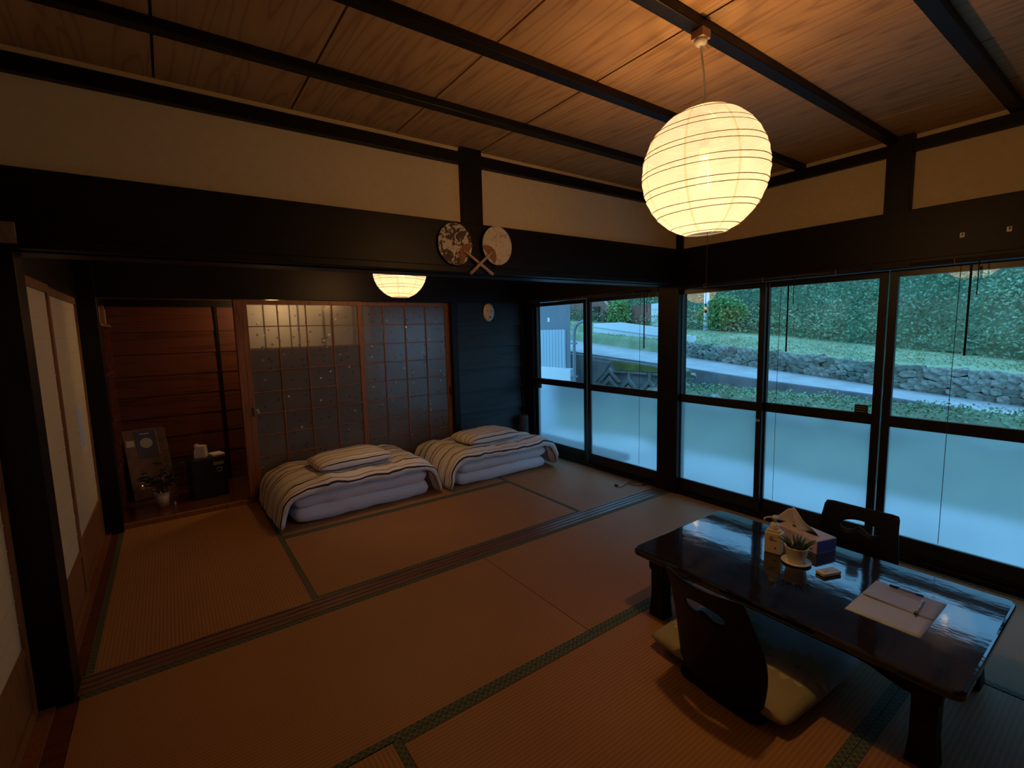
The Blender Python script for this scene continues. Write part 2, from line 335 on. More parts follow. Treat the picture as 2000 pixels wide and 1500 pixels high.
def tag(o, label, cat, group=None):
    o['label'] = label; o['category'] = cat
    if group: o['group'] = group
    return o
def thing(name, label, cat, loc=(0, 0, 0), rz=0, group=None):
    o = bpy.data.objects.new(name, None); COL.objects.link(o); o.location = loc; o.rotation_euler = (0, 0, rz); o.empty_display_size = 0.1
    return tag(o, label, cat, group)
def struct(name, mb, m, bev=0): return part(name, mb, m, None, 'structure', bev=bev)
def holder(name, kind='structure'):
    o = bpy.data.objects.new(name, None); COL.objects.link(o); o['kind'] = kind; return o

# ================================================================== SETTING
W = 4.653       # inner face of window wall
XL = 0.47       # left shoji wall
YB = 2.20       # far wall
YR = -3.35      # wall behind the camera
# ---- floor and tatami
fl = struct('floor', MB().box(0.3, 4.9, YR - .1, 3.3, -0.12, -0.045), M['black_wood_x'])
def mat_(x0, x1, y0, y1, along):
    cx, cy = (x0 + x1) / 2, (y0 + y1) / 2; hx, hy = (x1 - x0) / 2 - .0015, (y1 - y0) / 2 - .0015
    o = part('tatami_mat', MB().box(-hx, hx, -hy, hy, -0.045, 0), M['tatami_x' if along == 0 else 'tatami_y'], fl, loc=(cx, cy, 0), bev=.002)
    for s in (-1, 1):
        b = MB()
        if along == 0: b.box(-hx, hx, *sorted((s * (hy + .0005), s * (hy - .030))), -.04, .0025)
        else: b.box(*sorted((s * (hx + .0005), s * (hx - .030))), -hy, hy, -.04, .0025)
        part('cloth_border', b, M['heri'], o)
for a in ((0.57, 2.58, -1.0, .03, 0), (2.58, 4.59, -1.0, .03, 0), (0.57, 1.575, -3.05, -1.0, 1), (1.575, 3.61, -2.02, -1.0, 0), (1.575, 3.61, -3.05, -2.02, 0), (3.61, 4.59, -3.05, -1.0, 1),
          (0.57, 1.575, .17, 2.19, 1), (1.575, 3.61, .17, 1.20, 0), (1.575, 3.61, 1.20, 2.19, 0), (3.61, 4.59, .17, 2.19, 1)): mat_(*a)
part('floor_board', MB().box(.44, .57, -3.3, 0.0, -.045, .0), M['plank'], fl)
part('floor_board', MB().box(.50, .57, .17, 2.19, -.045, .0), M['plank'], fl)
part('floor_board', MB().box(.44, 4.59, -3.3, -3.05, -.045, .0), M['black_wood_x'], fl)
# threshold with grooves
tr = holder('trim_1')
part('track', MB().box(.56, 4.59, .03, .17, -.045, .0), M['track'], tr)
for y in (.034, .075, .116, .158): part('rail', MB().box(.56, 4.59, y, y + .012, 0.0, .004), M['track'], tr)
# ---- left shoji wall
wl = holder('wall_left')
part('upper_plaster', MB().box(.36, XL, YR, 3.3, 2.12, 2.60), M['plaster'], wl)
part('header_board', MB().box(.36, XL + .03, YR, YB, 1.80, 2.137), M['black_wood_y'], wl)
part('outer_lining', MB().box(.30, .345, YR, 3.3, -.1, 2.7), M['dark_inside'], wl)
def shoji(y0, y1, x, name):
    d = holder(name)
    zt = 1.80
    part('stile', MB().box(x - .03, x, y0, y0 + .04, .012, zt), M['shoji_wood'], d, bev=.002)
    part('stile', MB().box(x - .03, x, y1 - .04, y1, .012, zt), M['shoji_wood'], d, bev=.002)
    part('top_rail', MB().box(x - .03, x - .001, y0 + .04, y1 - .04, zt - .045, zt), M['shoji_wood'], d)
    part('bottom_rail', MB().box(x - .03, x - .001, y0 + .04, y1 - .04, .012, .06), M['shoji_wood'], d)
    part('lower_panel', MB().box(x - .022, x - .010, y0 + .04, y1 - .04, .06, .29), M['shoji_wood'], d)
    part('mid_rail', MB().box(x - .03, x - .002, y0 + .04, y1 - .04, .28, .31), M['shoji_wood'], d)
    part('paper', MB().box(x - .014, x - .012, y0 + .04, y1 - .04, .31, zt - .045), M['shoji_paper'], d)
    z = .41
    while z < 1.74:
        part('lattice_bar', MB().box(x - .0122, x - .0095, y0 + .04, y1 - .04, z, z + .005), M['seam'], d); z += .1
    return d
shoji(-3.3, -2.2, .450, 'door_5'); shoji(-2.2, -1.1, .438, 'door_6'); shoji(-1.1, .00, .450, 'door_1')
s2 = shoji(.16, 1.02, .505, 'door_2'); s3 = shoji(.99, 2.12, .490, 'door_3')
part('pale_patch', MB().box(.4785, .4795, 1.62, 1.80, .78, 1.05), M['paper2'], s3, label='pale bluish patch on the paper')  # bluish rectangle over part of the panel
part('sill', MB().box(.40, .50, -3.3, 0, -.04, .012), M['red_wood_z'], wl)
part('sill', MB().box(.45, .525, .16, 2.13, -.04, .012), M['red_wood_z'], wl)
# ---- posts
for i, (x0, x1, y0, y1, z1) in enumerate(((.43, .562, 0.0, .145, 2.6), (.46, .60, 2.115, 2.245, 2.6))):
    struct('trim_%d' % (i + 2), MB().box(x0, x1, y0, y1, -.04, z1), M['black_wood_z'], .003)
struct('trim_4', MB().box(4.575, 4.70, -.055, .155, -.04, 2.14), M['black_wood_z'], .003)
struct('trim_5', MB().box(4.60, 4.70, -.045, .10, 2.13, 2.6), M['black_wood_z'], .003)
struct('trim_6', MB().box(4.60, 4.70, -1.59, -1.465, 2.13, 2.6), M['black_wood_z'], .003)
struct('trim_7', MB().box(2.492, 2.633, -.035, .10, 2.13, 2.6), M['black_wood_z'], .003)
# ---- partition header between the rooms (y=0)
wm = holder('wall_middle')
part('upper_plaster', MB().box(XL, W, -.005, .10, 2.12, 2.60), M['plaster'], wm)
part('header_beam', MB().box(XL - .03, 4.62, -.04, .12, 1.875, 2.137), M['black_wood_x'], wm, bev=.004)
part('lintel', MB().box(.56, 4.58, .012, .155, 1.835, 1.875), M['black_wood_x'], wm, bev=.002)
part('lintel_strip', MB().box(.56, 4.58, -.05, .012, 1.842, 1.880), M['black_wood_x'], wm, bev=.004)
part('cornice', MB().box(XL, W, -.045, -.005, 2.470, 2.535), M['black_wood_x'], wm, bev=.003)
part('cornice', MB().box(XL, W, .10, .14, 2.470, 2.535), M['black_wood_x'], wm)
# ---- window wall
wr = holder('wall_right')
part('upper_plaster', MB().box(W, W + .09, YR, 3.3, 2.12, 2.60), M['plaster'], wr)
part('header_beam', MB().box(4.60, W + .09, YR, -.05, 1.82, 2.137), M['black_wood_y'], wr, bev=.004)
part('header_beam', MB().box(4.60, W + .09, .15, YB, 1.82, 2.137), M['black_wood_y'], wr, bev=.004)
part('header_strip', MB().box(4.565, 4.61, YR, -.05, 1.80, 1.845), M['black_wood_y'], wr, bev=.003)
part('header_strip', MB().box(4.565, 4.61, .15, YB, 1.80, 1.845), M['black_wood_y'], wr, bev=.003)
part('cornice', MB().box(4.613, W, YR, 3.2, 2.470, 2.535), M['black_wood_y'], wr, bev=.003)
part('sill', MB().box(4.59, 4.76, YR, YB, -.045, .03), M['black_wood_y'], wr, bev=.003)
part('sill_rail', MB().box(4.63, 4.66, YR, YB, .03, .045), M['black_frame'], wr)
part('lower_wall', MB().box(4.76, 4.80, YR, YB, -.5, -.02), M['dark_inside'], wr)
part('end_wall', MB().box(4.62, 4.74, 2.02, 3.3, -.4, 2.6), M['black_wood_z'], wr)
part('end_wall', MB().box(4.62, 4.74, -3.35, -3.03, -.4, 2.2), M['black_wood_z'], wr)
ZT, ZMH, ZML, ZB = 1.758, .897, .828, .140
def window(name, ya, yb, x, knob=None):
    """sash between ya<yb : glass between; ya, yb are the glass edges"""
    d = holder(name); e = .045
    for a, b_ in ((ya - e, ya), (yb, yb + e)): part('stile', MB().box(x - .015, x + .015, a, b_, .045, 1.80), M['black_frame'], d, bev=.002)
    part('top_rail', MB().box(x - .014, x + .014, ya, yb, ZT, 1.80), M['black_frame'], d)
    part('mid_rail', MB().box(x - .016, x + .014, ya, yb, ZML, ZMH), M['black_frame'], d, bev=.002)
    part('bottom_rail', MB().box(x - .015, x + .014, ya, yb, .045, ZB), M['black_frame'], d, bev=.002)
    part('clear_pane', MB().add([(x, ya, ZMH), (x, yb, ZMH), (x, yb, ZT), (x, ya, ZT)], [(0, 3, 2, 1)]), M['glass'], d)
    part('frosted_pane', MB().add([(x, ya, ZB), (x, yb, ZB), (x, yb, ZML), (x, ya, ZML)], [(0, 3, 2, 1)]), M['frosted'], d)
    return d
w1 = window('window_1', 1.182, 1.984, 4.668); w2 = window('window_2', .165, 1.048, 4.636)
w3 = window('window_3', -.722, -.062, 4.636); w4 = window('window_4', -1.452, -.778, 4.668)
w5 = window('window_5', -2.235, -1.55, 4.668); w6 = window('window_6', -2.97, -2.29, 4.636)
def latch(p, y, z):
    o = part('latch', MB().box(4.632, 4.652, y - .035, y + .035, z, z + .055), M['black_frame'], p)
    for k in range(3): part('latch_slot', MB().box(4.629, 4.633, y - .028, y + .028, z + .01 + .015 * k, z + .015 + .015 * k), M['steel'], o)
latch(w4, -1.40, .898); latch(w1, 1.94, .78)
part('finger_pull', MB().lathe([(0, 0), (.014, 0), (.014, .02), (0, .02)], (0, 0, 0), 12), M['steel'], w3, loc=(4.615, -.742, .75))
for d, y in ((w5, -1.85), (w4, -1.08)): pass
# ---- wall behind camera
wb = holder('wall_back')
part('plaster', MB().box(.3, 4.9, YR - .1, YR, -.1, 2.7), M['plaster'], wb)
part('header_board', MB().box(.47, 4.6, YR, YR + .03, 1.80, 2.137), M['black_wood_x'], wb)
for k in range(4):
    x = .6 + k * 1.0
    part('closet_door', MB().box(x, x + .97, YR, YR + .025, .02, 1.79), M['plank'], wb)
# ---- ceiling
ce = holder('ceiling')
xs = [.36] + [.53 + .525 * k for k in range(1, 8)] + [4.75]
xs = [.36, .53, 1.05, 1.578, 2.103, 2.63, 3.165, 3.69, 4.21, 4.74]
for a, b_ in zip(xs, xs[1:]):
    cx = (a + b_) / 2; h = (b_ - a) / 2 - .0045
    part('ceiling_board', MB().box(-h, h, -1.72, 1.72, 0, .02), M['ceiling'], ce, loc=(cx, -1.70, 2.57))
for y in (-.46, -.97, -1.49, -2.005, -2.52, -3.03): part('ceiling_beam', MB().box(XL, W, y - .026, y + .026, 2.533, 2.57), M['black_wood_x'], ce, bev=.004)
part('far_room_ceiling', MB().box(.36, 4.74, .10, 2.3, 2.57, 2.59), M['ceiling'], ce)
for y in (.6, 1.15, 1.7): part('ceiling_beam', MB().box(XL, W, y - .026, y + .026, 2.533, 2.57), M['black_wood_x'], ce)
part('roof_slab', MB().box(.25, 4.95, YR - .1, 3.35, 2.62, 2.70), M['dark_inside'], ce)
part('unseen_eave_board', MB().prism([(4.74, 2.45), (6.3, 1.90), (6.3, 1.97), (4.74, 2.52)], 1, YR - .1, 3.35), M['bench'], ce)  # low deep eave added out of view to keep sky off the tabletop reflection
for k in range(14): part('rafter', MB().prism([(4.76, 2.37), (6.2, 1.865 + .02), (6.2, 1.925), (4.76, 2.45)], 1, YR + .1 + .48 * k, YR + .16 + .48 * k), M['bench'], ce)  # rafters of the added eave, also out of view
# ---- far wall : header, doors, plank wall, alcove
wf = holder('wall_far')
part('upper_plaster', MB().box(.36, 4.75, YB + .01, YB + .09, 2.12, 2.60), M['plaster'], wf)
part('header_board', MB().box(.56, 4.62, YB - .02, YB + .09, 1.815, 2.137), M['black_wood_x'], wf)
zb = [0.0, .28, .53, .785, 1.045, 1.305, 1.56, 1.815]
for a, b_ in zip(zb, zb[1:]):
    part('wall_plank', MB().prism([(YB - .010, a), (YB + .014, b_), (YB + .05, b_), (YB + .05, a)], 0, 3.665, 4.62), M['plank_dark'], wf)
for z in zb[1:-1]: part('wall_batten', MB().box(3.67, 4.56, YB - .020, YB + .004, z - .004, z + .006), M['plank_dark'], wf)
part('post', MB().box(3.60, 3.67, YB - .02, YB + .08, 0, 1.815), M['black_wood_z'], wf, bev=.002)
part('post', MB().box(4.56, 4.63, YB - .03, YB + .06, 0, 1.815), M['black_wood_z'], wf, bev=.002)
part('post', MB().box(1.49, 1.545, YB, YB + .09, 0, 1.815), M['red_wood_z'], wf, bev=.002)
part('door_sill', MB().box(1.49, 3.66, YB - .005, YB + .10, -.04, .02), M['red_wood_z'], wf)
wa = holder('wall_alcove')
part('alcove_sill', MB().box(.59, 1.50, YB - .015, YB + .03, -.045, .035), M['red_wood_z'], wa, bev=.002)
part('alcove_floor', MB().box(.56, 3.8, YB + .03, 3.12, -.04, .03), M['alcove_floor'], wa)
YA = 3.10
for i, (a, b_) in enumerate(zip([.03, .335, .545, .745, .95, 1.145, 1.35, 1.557, 1.795], [.335, .545, .745, .95, 1.145, 1.35, 1.557, 1.795, 2.2])):
    part('wall_plank', MB().prism([(YA - .002, a), (YA + .008, b_), (YA + .04, b_), (YA + .04, a)], 0, .56, 1.62), M['plank'], wa)
part('post', MB().box(1.408, 1.432, YA - .02, YA, .03, 1.80), M['black_wood_z'], wa)
part('alcove_head', MB().box(.56, 1.62, YA - .03, YA, 1.795, 1.86), M['black_wood_x'], wa)
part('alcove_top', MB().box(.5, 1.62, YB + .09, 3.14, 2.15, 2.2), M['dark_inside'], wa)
# side wall of the alcove: lattice door with small paper transom
sd = holder('door_4')
part('side_panel', MB().box(.53, .575, 2.245, 3.14, -.02, 1.61), M['plank'], sd)
part('side_panel', MB().box(.53, .575, 2.245, 3.14, 1.775, 2.2), M['black_wood_y'], sd)
part('transom_paper', MB().box(.57, .574, 2.30, 3.06, 1.63, 1.765), M['shoji_paper'], sd)
part('transom_bar', MB().box(.572, .60, 2.58, 2.68, 1.62, 1.775), M['red_wood_z'], sd)
part('transom_rail', MB().box(.57, .60, 2.245, 3.1, 1.605, 1.628), M['red_wood_z'], sd)
for y in (2.30, 2.52, 2.76, 3.0): part('lattice_bar', MB().box(.575, .592, y, y + .03, .03, 1.61), M['plank'], sd)
for z in (.4, .8, 1.2): part('lattice_bar', MB().box(.575, .588, 2.25, 3.1, z, z + .02), M['plank'], sd)
# lattice glass doors
def glass_door(name, x0, x1, y, xb):
    d = holder(name); zt = 1.812; e = .045
    part('stile', MB().box(x0, x0 + e, y - .016, y + .016, .02, zt), M['red_wood_z'], d, bev=.002)
    part('stile', MB().box(x1 - e, x1, y - .016, y + .016, .02, zt), M['red_wood_z'], d, bev=.002)
    part('top_rail', MB().box(x0 + e, x1 - e, y - .015, y + .015, zt - .04, zt), M['red_wood_z'], d)
    part('bottom_rail', MB().box(x0 + e, x1 - e, y - .015, y + .015, .02, .10), M['red_wood_z'], d)
    part('glass', MB().box(x0 + e, x1 - e, y + .001, y + .004, .10, zt - .04), M['door_glass'], d)
    for k in range(1, 4):
        x = x0 + e + (x1 - x0 - 2 * e) * k / 4
        part('lattice_bar', MB().box(x - .005, x + .005, y - .010, y + .001, .10, zt - .04), M['red_wood_z'], d)
    z = zt - .04 - .193
    while z > .15:
        part('lattice_bar', MB().box(x0 + e, x1 - e, y - .008, y + .001, z - .0045, z + .0045), M['red_wood_z'], d); z -= .196
    part('finger_pull', MB().box(x0 + .012 if xb else x1 - .034, x0 + .034 if xb else x1 - .012, y - .018, y - .014, .78, .86), M['mask_dark'], d)
    return d
glass_door('door_7', 1.548, 2.605, YB + .030, True); glass_door('door_8', 2.555, 3.602, YB + .066, False)
# corridor behind the glass doors
cb = holder('wall_corridor')
part('plaster', MB().box(1.60, 3.9, 3.16, 3.22, 1.3, 2.6), M['plaster'], cb)
part('dado', MB().box(1.60, 3.9, 3.15, 3.22, -.1, 1.3), M['black_wood_x'], cb)
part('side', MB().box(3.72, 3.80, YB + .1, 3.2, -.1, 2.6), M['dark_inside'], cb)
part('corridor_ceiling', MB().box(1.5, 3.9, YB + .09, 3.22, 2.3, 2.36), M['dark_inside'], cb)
part('light_stop_board', MB().box(1.60, 2.545, YB + .040, YB + .048, -.04, 1.385), M['dark_inside'], cb)  # opaque board added behind the glass to cut the lamp glow off sharply
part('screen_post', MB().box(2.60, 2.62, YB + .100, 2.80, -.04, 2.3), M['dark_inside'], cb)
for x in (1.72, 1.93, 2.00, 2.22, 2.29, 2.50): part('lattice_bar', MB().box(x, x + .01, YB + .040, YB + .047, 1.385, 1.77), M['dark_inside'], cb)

# ================================================================== LANTERNS
def lantern(label, loc, r, ceil_z, power, chain, tilt, rosexy=(0, 0)):
    t = thing('paper_lantern', label, 'lantern', loc)
    T = Matrix.Rotation(tilt, 4, 'Y')
    ro = .30 * r
    def Rz(z): return sqrt(max(r * r - z * z, ro * ro)) 
    zt = sqrt(r * r - ro * ro) * 1.0
    NZ = 26; prof = [(Rz(-zt + 2 * zt * i / NZ) * (1 - .010 * (i % 2)), -zt * 1.03 + 2.06 * zt * i / NZ) for i in range(NZ + 1)]
    mb = MB().lathe(prof, seg=48); mb.v = [tuple(T @ Vector(p)) for p in mb.v]
    part('shade', mb, M['lamp_paper'], t)
    for i in range(7):
        for dz in (-.010, .010):
            z = zt * 1.03 * (-.93 + 1.86 * i / 6) + dz * r / .22
            if abs(z) > zt * 1.03: continue
            rr_ = Rz(z / 1.03) * 1.004; tl = random.uniform(-.02, .02)
            m = MB().tube([T @ Vector((rr_ * cos(a), rr_ * sin(a), z + tl * r * cos(a + 1))) for a in [2 * pi * k / 40 for k in range(40)]], .0014, 4, True)
            part('ring', m, M['lamp_wire'], t)
    for k in range(8):
        a = 2 * pi * k / 8 + .3; m = MB()
        pts = []
        for i in range(NZ + 1):
            z = prof[i][1]; q = prof[i][0] * 1.003
            for s in (-1, 1): pts.append(T @ Vector((q * cos(a + s * .017 / max(q / .22, .3)), q * sin(a + s * .017 / max(q / .22, .3)), z)))
        m.add(pts, [(2 * i, 2 * i + 1, 2 * i + 3, 2 * i + 2) for i in range(NZ)], True)
        part('seam', m, M['lamp_seam'], t)
    zc = ceil_z - loc[2]
    part('bulb', MB().lathe([(0, -.06), (.02, -.055), (.03, -.035), (.03, -.02), (.02, .01), (.014, .03), (.014, .05)], (0, 0, 0), 16), M['bulb'], t)
    part('socket', MB().lathe([(0, .05), (.016, .05), (.018, .11), (.008, .125), (0, .125)], (0, 0, 0), 16), M['lamp_wire'], t)
    part('hanger_clip', MB().box(-.011, .011, -.008, .008, zt + .002, zt + .045), M['white_plastic'], t, bev=.002)
    part('wire_frame', MB().tube([(-ro * 1.0, 0, zt), (-.03, 0, zt + .022), (0, 0, zt + .03)], .003, 6).tube([(ro, 0, zt), (.03, 0, zt + .012), (0, 0, zt + .03)], .002, 6), M['white_plastic'], t)
    part('cord', MB().tube([(0, 0, .12), (0, 0, zt + .04), (rosexy[0] * .4, rosexy[1] * .4, (zt + zc) / 2), (rosexy[0], rosexy[1], zc - .045)], .0038, 8), M['white_plastic'], t)
    rx, ry = rosexy
    b = part('ceiling_block', MB().box(rx - .024, rx + .024, ry - .024, ry + .024, zc - .030, zc), M['fan_stick'], t, bev=.002)
    part('ceiling_rose', MB().lathe([(0, -.050), (.014, -.050), (.022, -.040), (.024, -.030), (0, -.030)], (rx, ry, zc), 20), M['white_plastic'], t)
    # bead pull chain
    m = MB(); 
    m.tube([(.016, 0, .07), (.030, 0, .05), (.030, 0, -chain)], .0012, 5)
    part('pull_chain', m, M['lamp_wire'], t)
    b2 = MB().lathe([(0, -.012), (.005, -.010), (.006, 0), (.003, .008), (0, .010)], (.030, 0, -chain), 10); part('chain_bead', b2, M['white_plastic'], t)
    ld = bpy.data.lights.new('lamp_bulb_light', 'POINT'); ld.energy = power; ld.color = (1.0, .52, .17); ld.shadow_soft_size = .03
    lo = bpy.data.objects.new('bulb_light', ld); COL.objects.link(lo); lo.parent = t; lo.location = (0, 0, -.03)
    return t
lantern('large round paper lantern glowing above the low table', (2.665, -1.50, 2.055), .222, 2.533, 17, .50, radians(-4), (-.035, .0))
lantern('paper lantern glowing in front of the glass lattice doors', (2.565, 1.12, 1.985), .212, 2.533, 15, .45, radians(2))
t = thing('ceiling_hook', 'small brass ring hook under the ceiling beam beside the lantern cord', 'hook', (2.70, -1.478, 2.531))
part('ring', MB().tube([(.012 * cos(a), 0, -.014 + .012 * sin(a)) for a in [2 * pi * k / 14 for k in range(13)]], .002, 6), M['fan_stick'], t)
# corridor lamp behind the doors
t = thing('corridor_lamp', 'lamp glowing behind the upper left glass of the lattice doors', 'lamp', (1.85, 2.52, 1.92))
part('globe', MB().lathe([(0, -.06), (.04, -.045), (.06, 0), (.045, .04), (.02, .055), (.02, .34), (0, .34)], (0, 0, 0), 16), M['bulb'], t)
ld = bpy.data.lights.new('corridor_bulb_light', 'POINT'); ld.energy = 9; ld.color = (1, .58, .24); ld.shadow_soft_size = .06
lo = bpy.data.objects.new('bulb_light', ld); COL.objects.link(lo); lo.parent = t; lo.location = (0, 0, -.10)

# ================================================================== SOFT THINGS
def rounded(u, p): return 1 - abs(u) ** p
def softbox(sx, sy, h, q=.35, p=6, seed=0, amp=.008, fx=3., drop=None, nu=44, nv=32, uvrot=False):
    """closed padded shape, origin at base centre; drop(x,y)->dz offsets for draping"""
    bm = bmesh.new(); uvl = bm.loops.layers.uv.new('UVMap'); grid = {}
    for side in (0, 1):
        for j in range(nv + 1):
            for i in range(nu + 1):
                u = -1 + 2 * i / nu; v = -1 + 2 * j / nv
                uu = math.copysign(abs(u) ** .8, u); vv = math.copysign(abs(v) ** .8, v)
                edge = i in (0, nu) or j in (0, nv)
                if side == 1 and edge: grid[1, i, j] = grid[0, i, j]; continue
                k = max(0, rounded(uu, p) * rounded(vv, p)) ** q
                cr = 1 - .04 * (abs(uu) ** 6) * (abs(vv) ** 6)
                x = uu * sx / 2 * cr; y = vv * sy / 2 * cr
                nz = noise.noise(Vector((x * fx + seed, y * fx, seed * 3.1 + side * 5))) + .5 * noise.noise(Vector((x * fx * 2.7 + seed, y * fx * 2.7, seed + side)))
                z = h / 2 + (h / 2 * k + amp * nz * min(1, k * 2)) * (1 if side == 0 else -1)
                if side == 1: z = max(z, 0.0) if drop is None else z
                x += amp * .8 * noise.noise(Vector((y * fx * 2, seed, z * 9))); y += amp * .8 * noise.noise(Vector((x * fx * 2, seed + 4, z * 9)))
                if drop: x, y, z = drop(x, y, z)
                vtx = bm.verts.new((x, y, z)); grid[side, i, j] = vtx
    for side in (0, 1):
        for j in range(nv):
            for i in range(nu):
                q4 = [grid[side, i, j], grid[side, i + 1, j], grid[side, i + 1, j + 1], grid[side, i, j + 1]]; ij = [(i, j), (i + 1, j), (i + 1, j + 1), (i, j + 1)]
                if side: q4 = q4[::-1]; ij = ij[::-1]
                try: f = bm.faces.new(q4)
                except ValueError: continue
                f.smooth = True
                for l, (a, b) in zip(f.loops, ij): l[uvl].uv = (a / nu, b / nv)
    me = bpy.data.meshes.new('soft'); bm.to_mesh(me); bm.free(); return me
def soft(name, me, m, label, cat, loc, rz=0, group=None):
    o = link(name, me, m); o.location = loc; o.rotation_euler = (0, 0, rz); return tag(o, label, cat, group)
def drape(lx, ly, r, topz, slopef=1.0, hem=0.03):
    def f(x, y, z):
        def bend(s, lim):
            e = abs(s) - lim
            if e <= 0: return s, 0, 0
            a = min(e / r, pi / 2 * .86); d = r * sin(a); dz = r * (1 - cos(a)); rest = e - r * a
            if rest > 0: d += rest * cos(a); dz += rest * sin(a)
            return math.copysign(lim + d, s), dz, a
        x2, d1, a1 = bend(x, lx); y2, d2, a2 = bend(y, ly)
        zz = z
        x2 += math.copysign(1, x) * (z) * sin(a1) * .8; zz = z * cos(a1) * cos(a2) + 0
        y2 += math.copysign(1, y) * (z) * sin(a2) * .8
        dz = d1 + d2 * (1 if d1 < .02 else .5)
        return x2, y2, max(topz + zz - dz + .016 * noise.noise(Vector((x * 6, y * 6, topz * 9))) + .008 * noise.noise(Vector((x * 14, y * 14, topz * 5))), .006 + z * .3)
    return f
# left set
soft('futon', softbox(1.18, .74, .135, .28, 10, 1, .012, 5), M['white_cotton'], 'white folded futon at the bottom of the left bedding pile', 'futon', (2.27, 1.72, .001), .02)
soft('futon', softbox(1.17, .74, .15, .30, 10, 2, .016, 5), M['white_cotton'], 'upper white quilt folded under the left striped duvet', 'futon', (2.27, 1.72, .122), .0)
soft('duvet', softbox(1.68, .88, .08, .35, 10, 3, .024, 4.5, drape(.48, .35, .14, .268)), M['stripe_a'], 'navy and brown striped duvet draped over the left bedding pile', 'duvet', (2.25, 1.72, 0), .03)
soft('pillow', softbox(.64, .42, .135, .5, 4, 4, .010, 5), M['stripe_a'], 'striped pillow on the left bedding pile', 'pillow', (2.22, 1.62, .340), .06)
# right set
soft('futon', softbox(1.10, .72, .13, .28, 10, 6, .012, 5), M['white_cotton'], 'white folded futon at the bottom of the right bedding pile', 'futon', (3.70, 1.70, .001), -.02)
soft('futon', softbox(1.09, .73, .145, .30, 10, 7, .016, 5), M['white_cotton'], 'upper white quilt folded under the right pale striped duvet', 'futon', (3.71, 1.70, .118), .0)
soft('duvet', softbox(1.60, .87, .08, .35, 10, 8, .024, 4.5, drape(.46, .35, .14, .258)), M['stripe_b'], 'pale striped duvet draped over the right bedding pile by the window', 'duvet', (3.69, 1.70, 0), .0)
soft('pillow', softbox(.64, .42, .13, .5, 4, 9, .010, 5), M['stripe_b'], 'striped pillow on the right bedding pile', 'pillow', (3.66, 1.64, .328), .05)

# ================================================================== TABLE
TZ = .36
tb = thing('low_table', 'dark lacquered low table with glossy top near the windows', 'table', (3.275, -1.64, 0))
def rrect(hx, hy, r, n=6):
    p = []
    for cx, cy, a0 in ((hx - r, hy - r, 0), (-hx + r, hy - r, 90), (-hx + r, -hy + r, 180), (hx - r, -hy + r, 270)):
        for k in range(n + 1): a = radians(a0 + 90 * k / n); p.append((cx + r * cos(a), cy + r * sin(a)))
    return p
HX, HY = .410, .640
part('tabletop', MB().prism(rrect(HX, HY, .035), 2, TZ - .034, TZ), M['lacquer'], tb, bev=.009)
part('under_moulding', MB().prism(rrect(HX - .045, HY - .045, .02), 2, TZ - .060, TZ - .034), M['chair_black'], tb, bev=.004)
def apron_pts(L, h=.055):
    p = [(-L, TZ - .06), (L, TZ - .06)]
    for k in range(25):
        s = 1 - 2 * k / 24; a = abs(s); d = .020 + (h - .02) * (1 if a > .86 else (.5 - .5 * cos(pi * max(0, (a - .60) / .26))) if a > .60 else 0)
        p.append((s * L, TZ - .06 - d))
    return p
for s in (-1, 1):
    part('apron', MB().prism(apron_pts(HY - .07), 0, *sorted((s * (HX - .070), s * (HX - .088)))), M['chair_black'], tb)
    part('apron', MB().prism(apron_pts(HX - .07), 1, *sorted((s * (HY - .070), s * (HY - .088)))), M['chair_black'], tb)
for sx in (-1, 1):
    for sy in (-1, 1):
        c = Vector((sx * (HX - .105), sy * (HY - .105))); m = MB(); ring = []
        for z, hw in ((TZ - .06, .044), (.26, .044), (.24, .036), (.10, .035), (.03, .040), (.0, .043)):
            ring.append([(c.x + a * hw, c.y + b * hw, z) for a, b in ((-1, -1), (1, -1), (1, 1), (-1, 1))])
        vs = [p for r_ in ring for p in r_]; fs = [(3, 2, 1, 0)][::-1] + [(4 * i + k, 4 * i + (k + 1) % 4, 4 * i + 4 + (k + 1) % 4, 4 * i + 4 + k)[::-1] for i in range(5) for k in range(4)] + [(20, 23, 22, 21)]
        part('leg', m.add(vs, fs), M['chair_black'], tb, bev=.003)

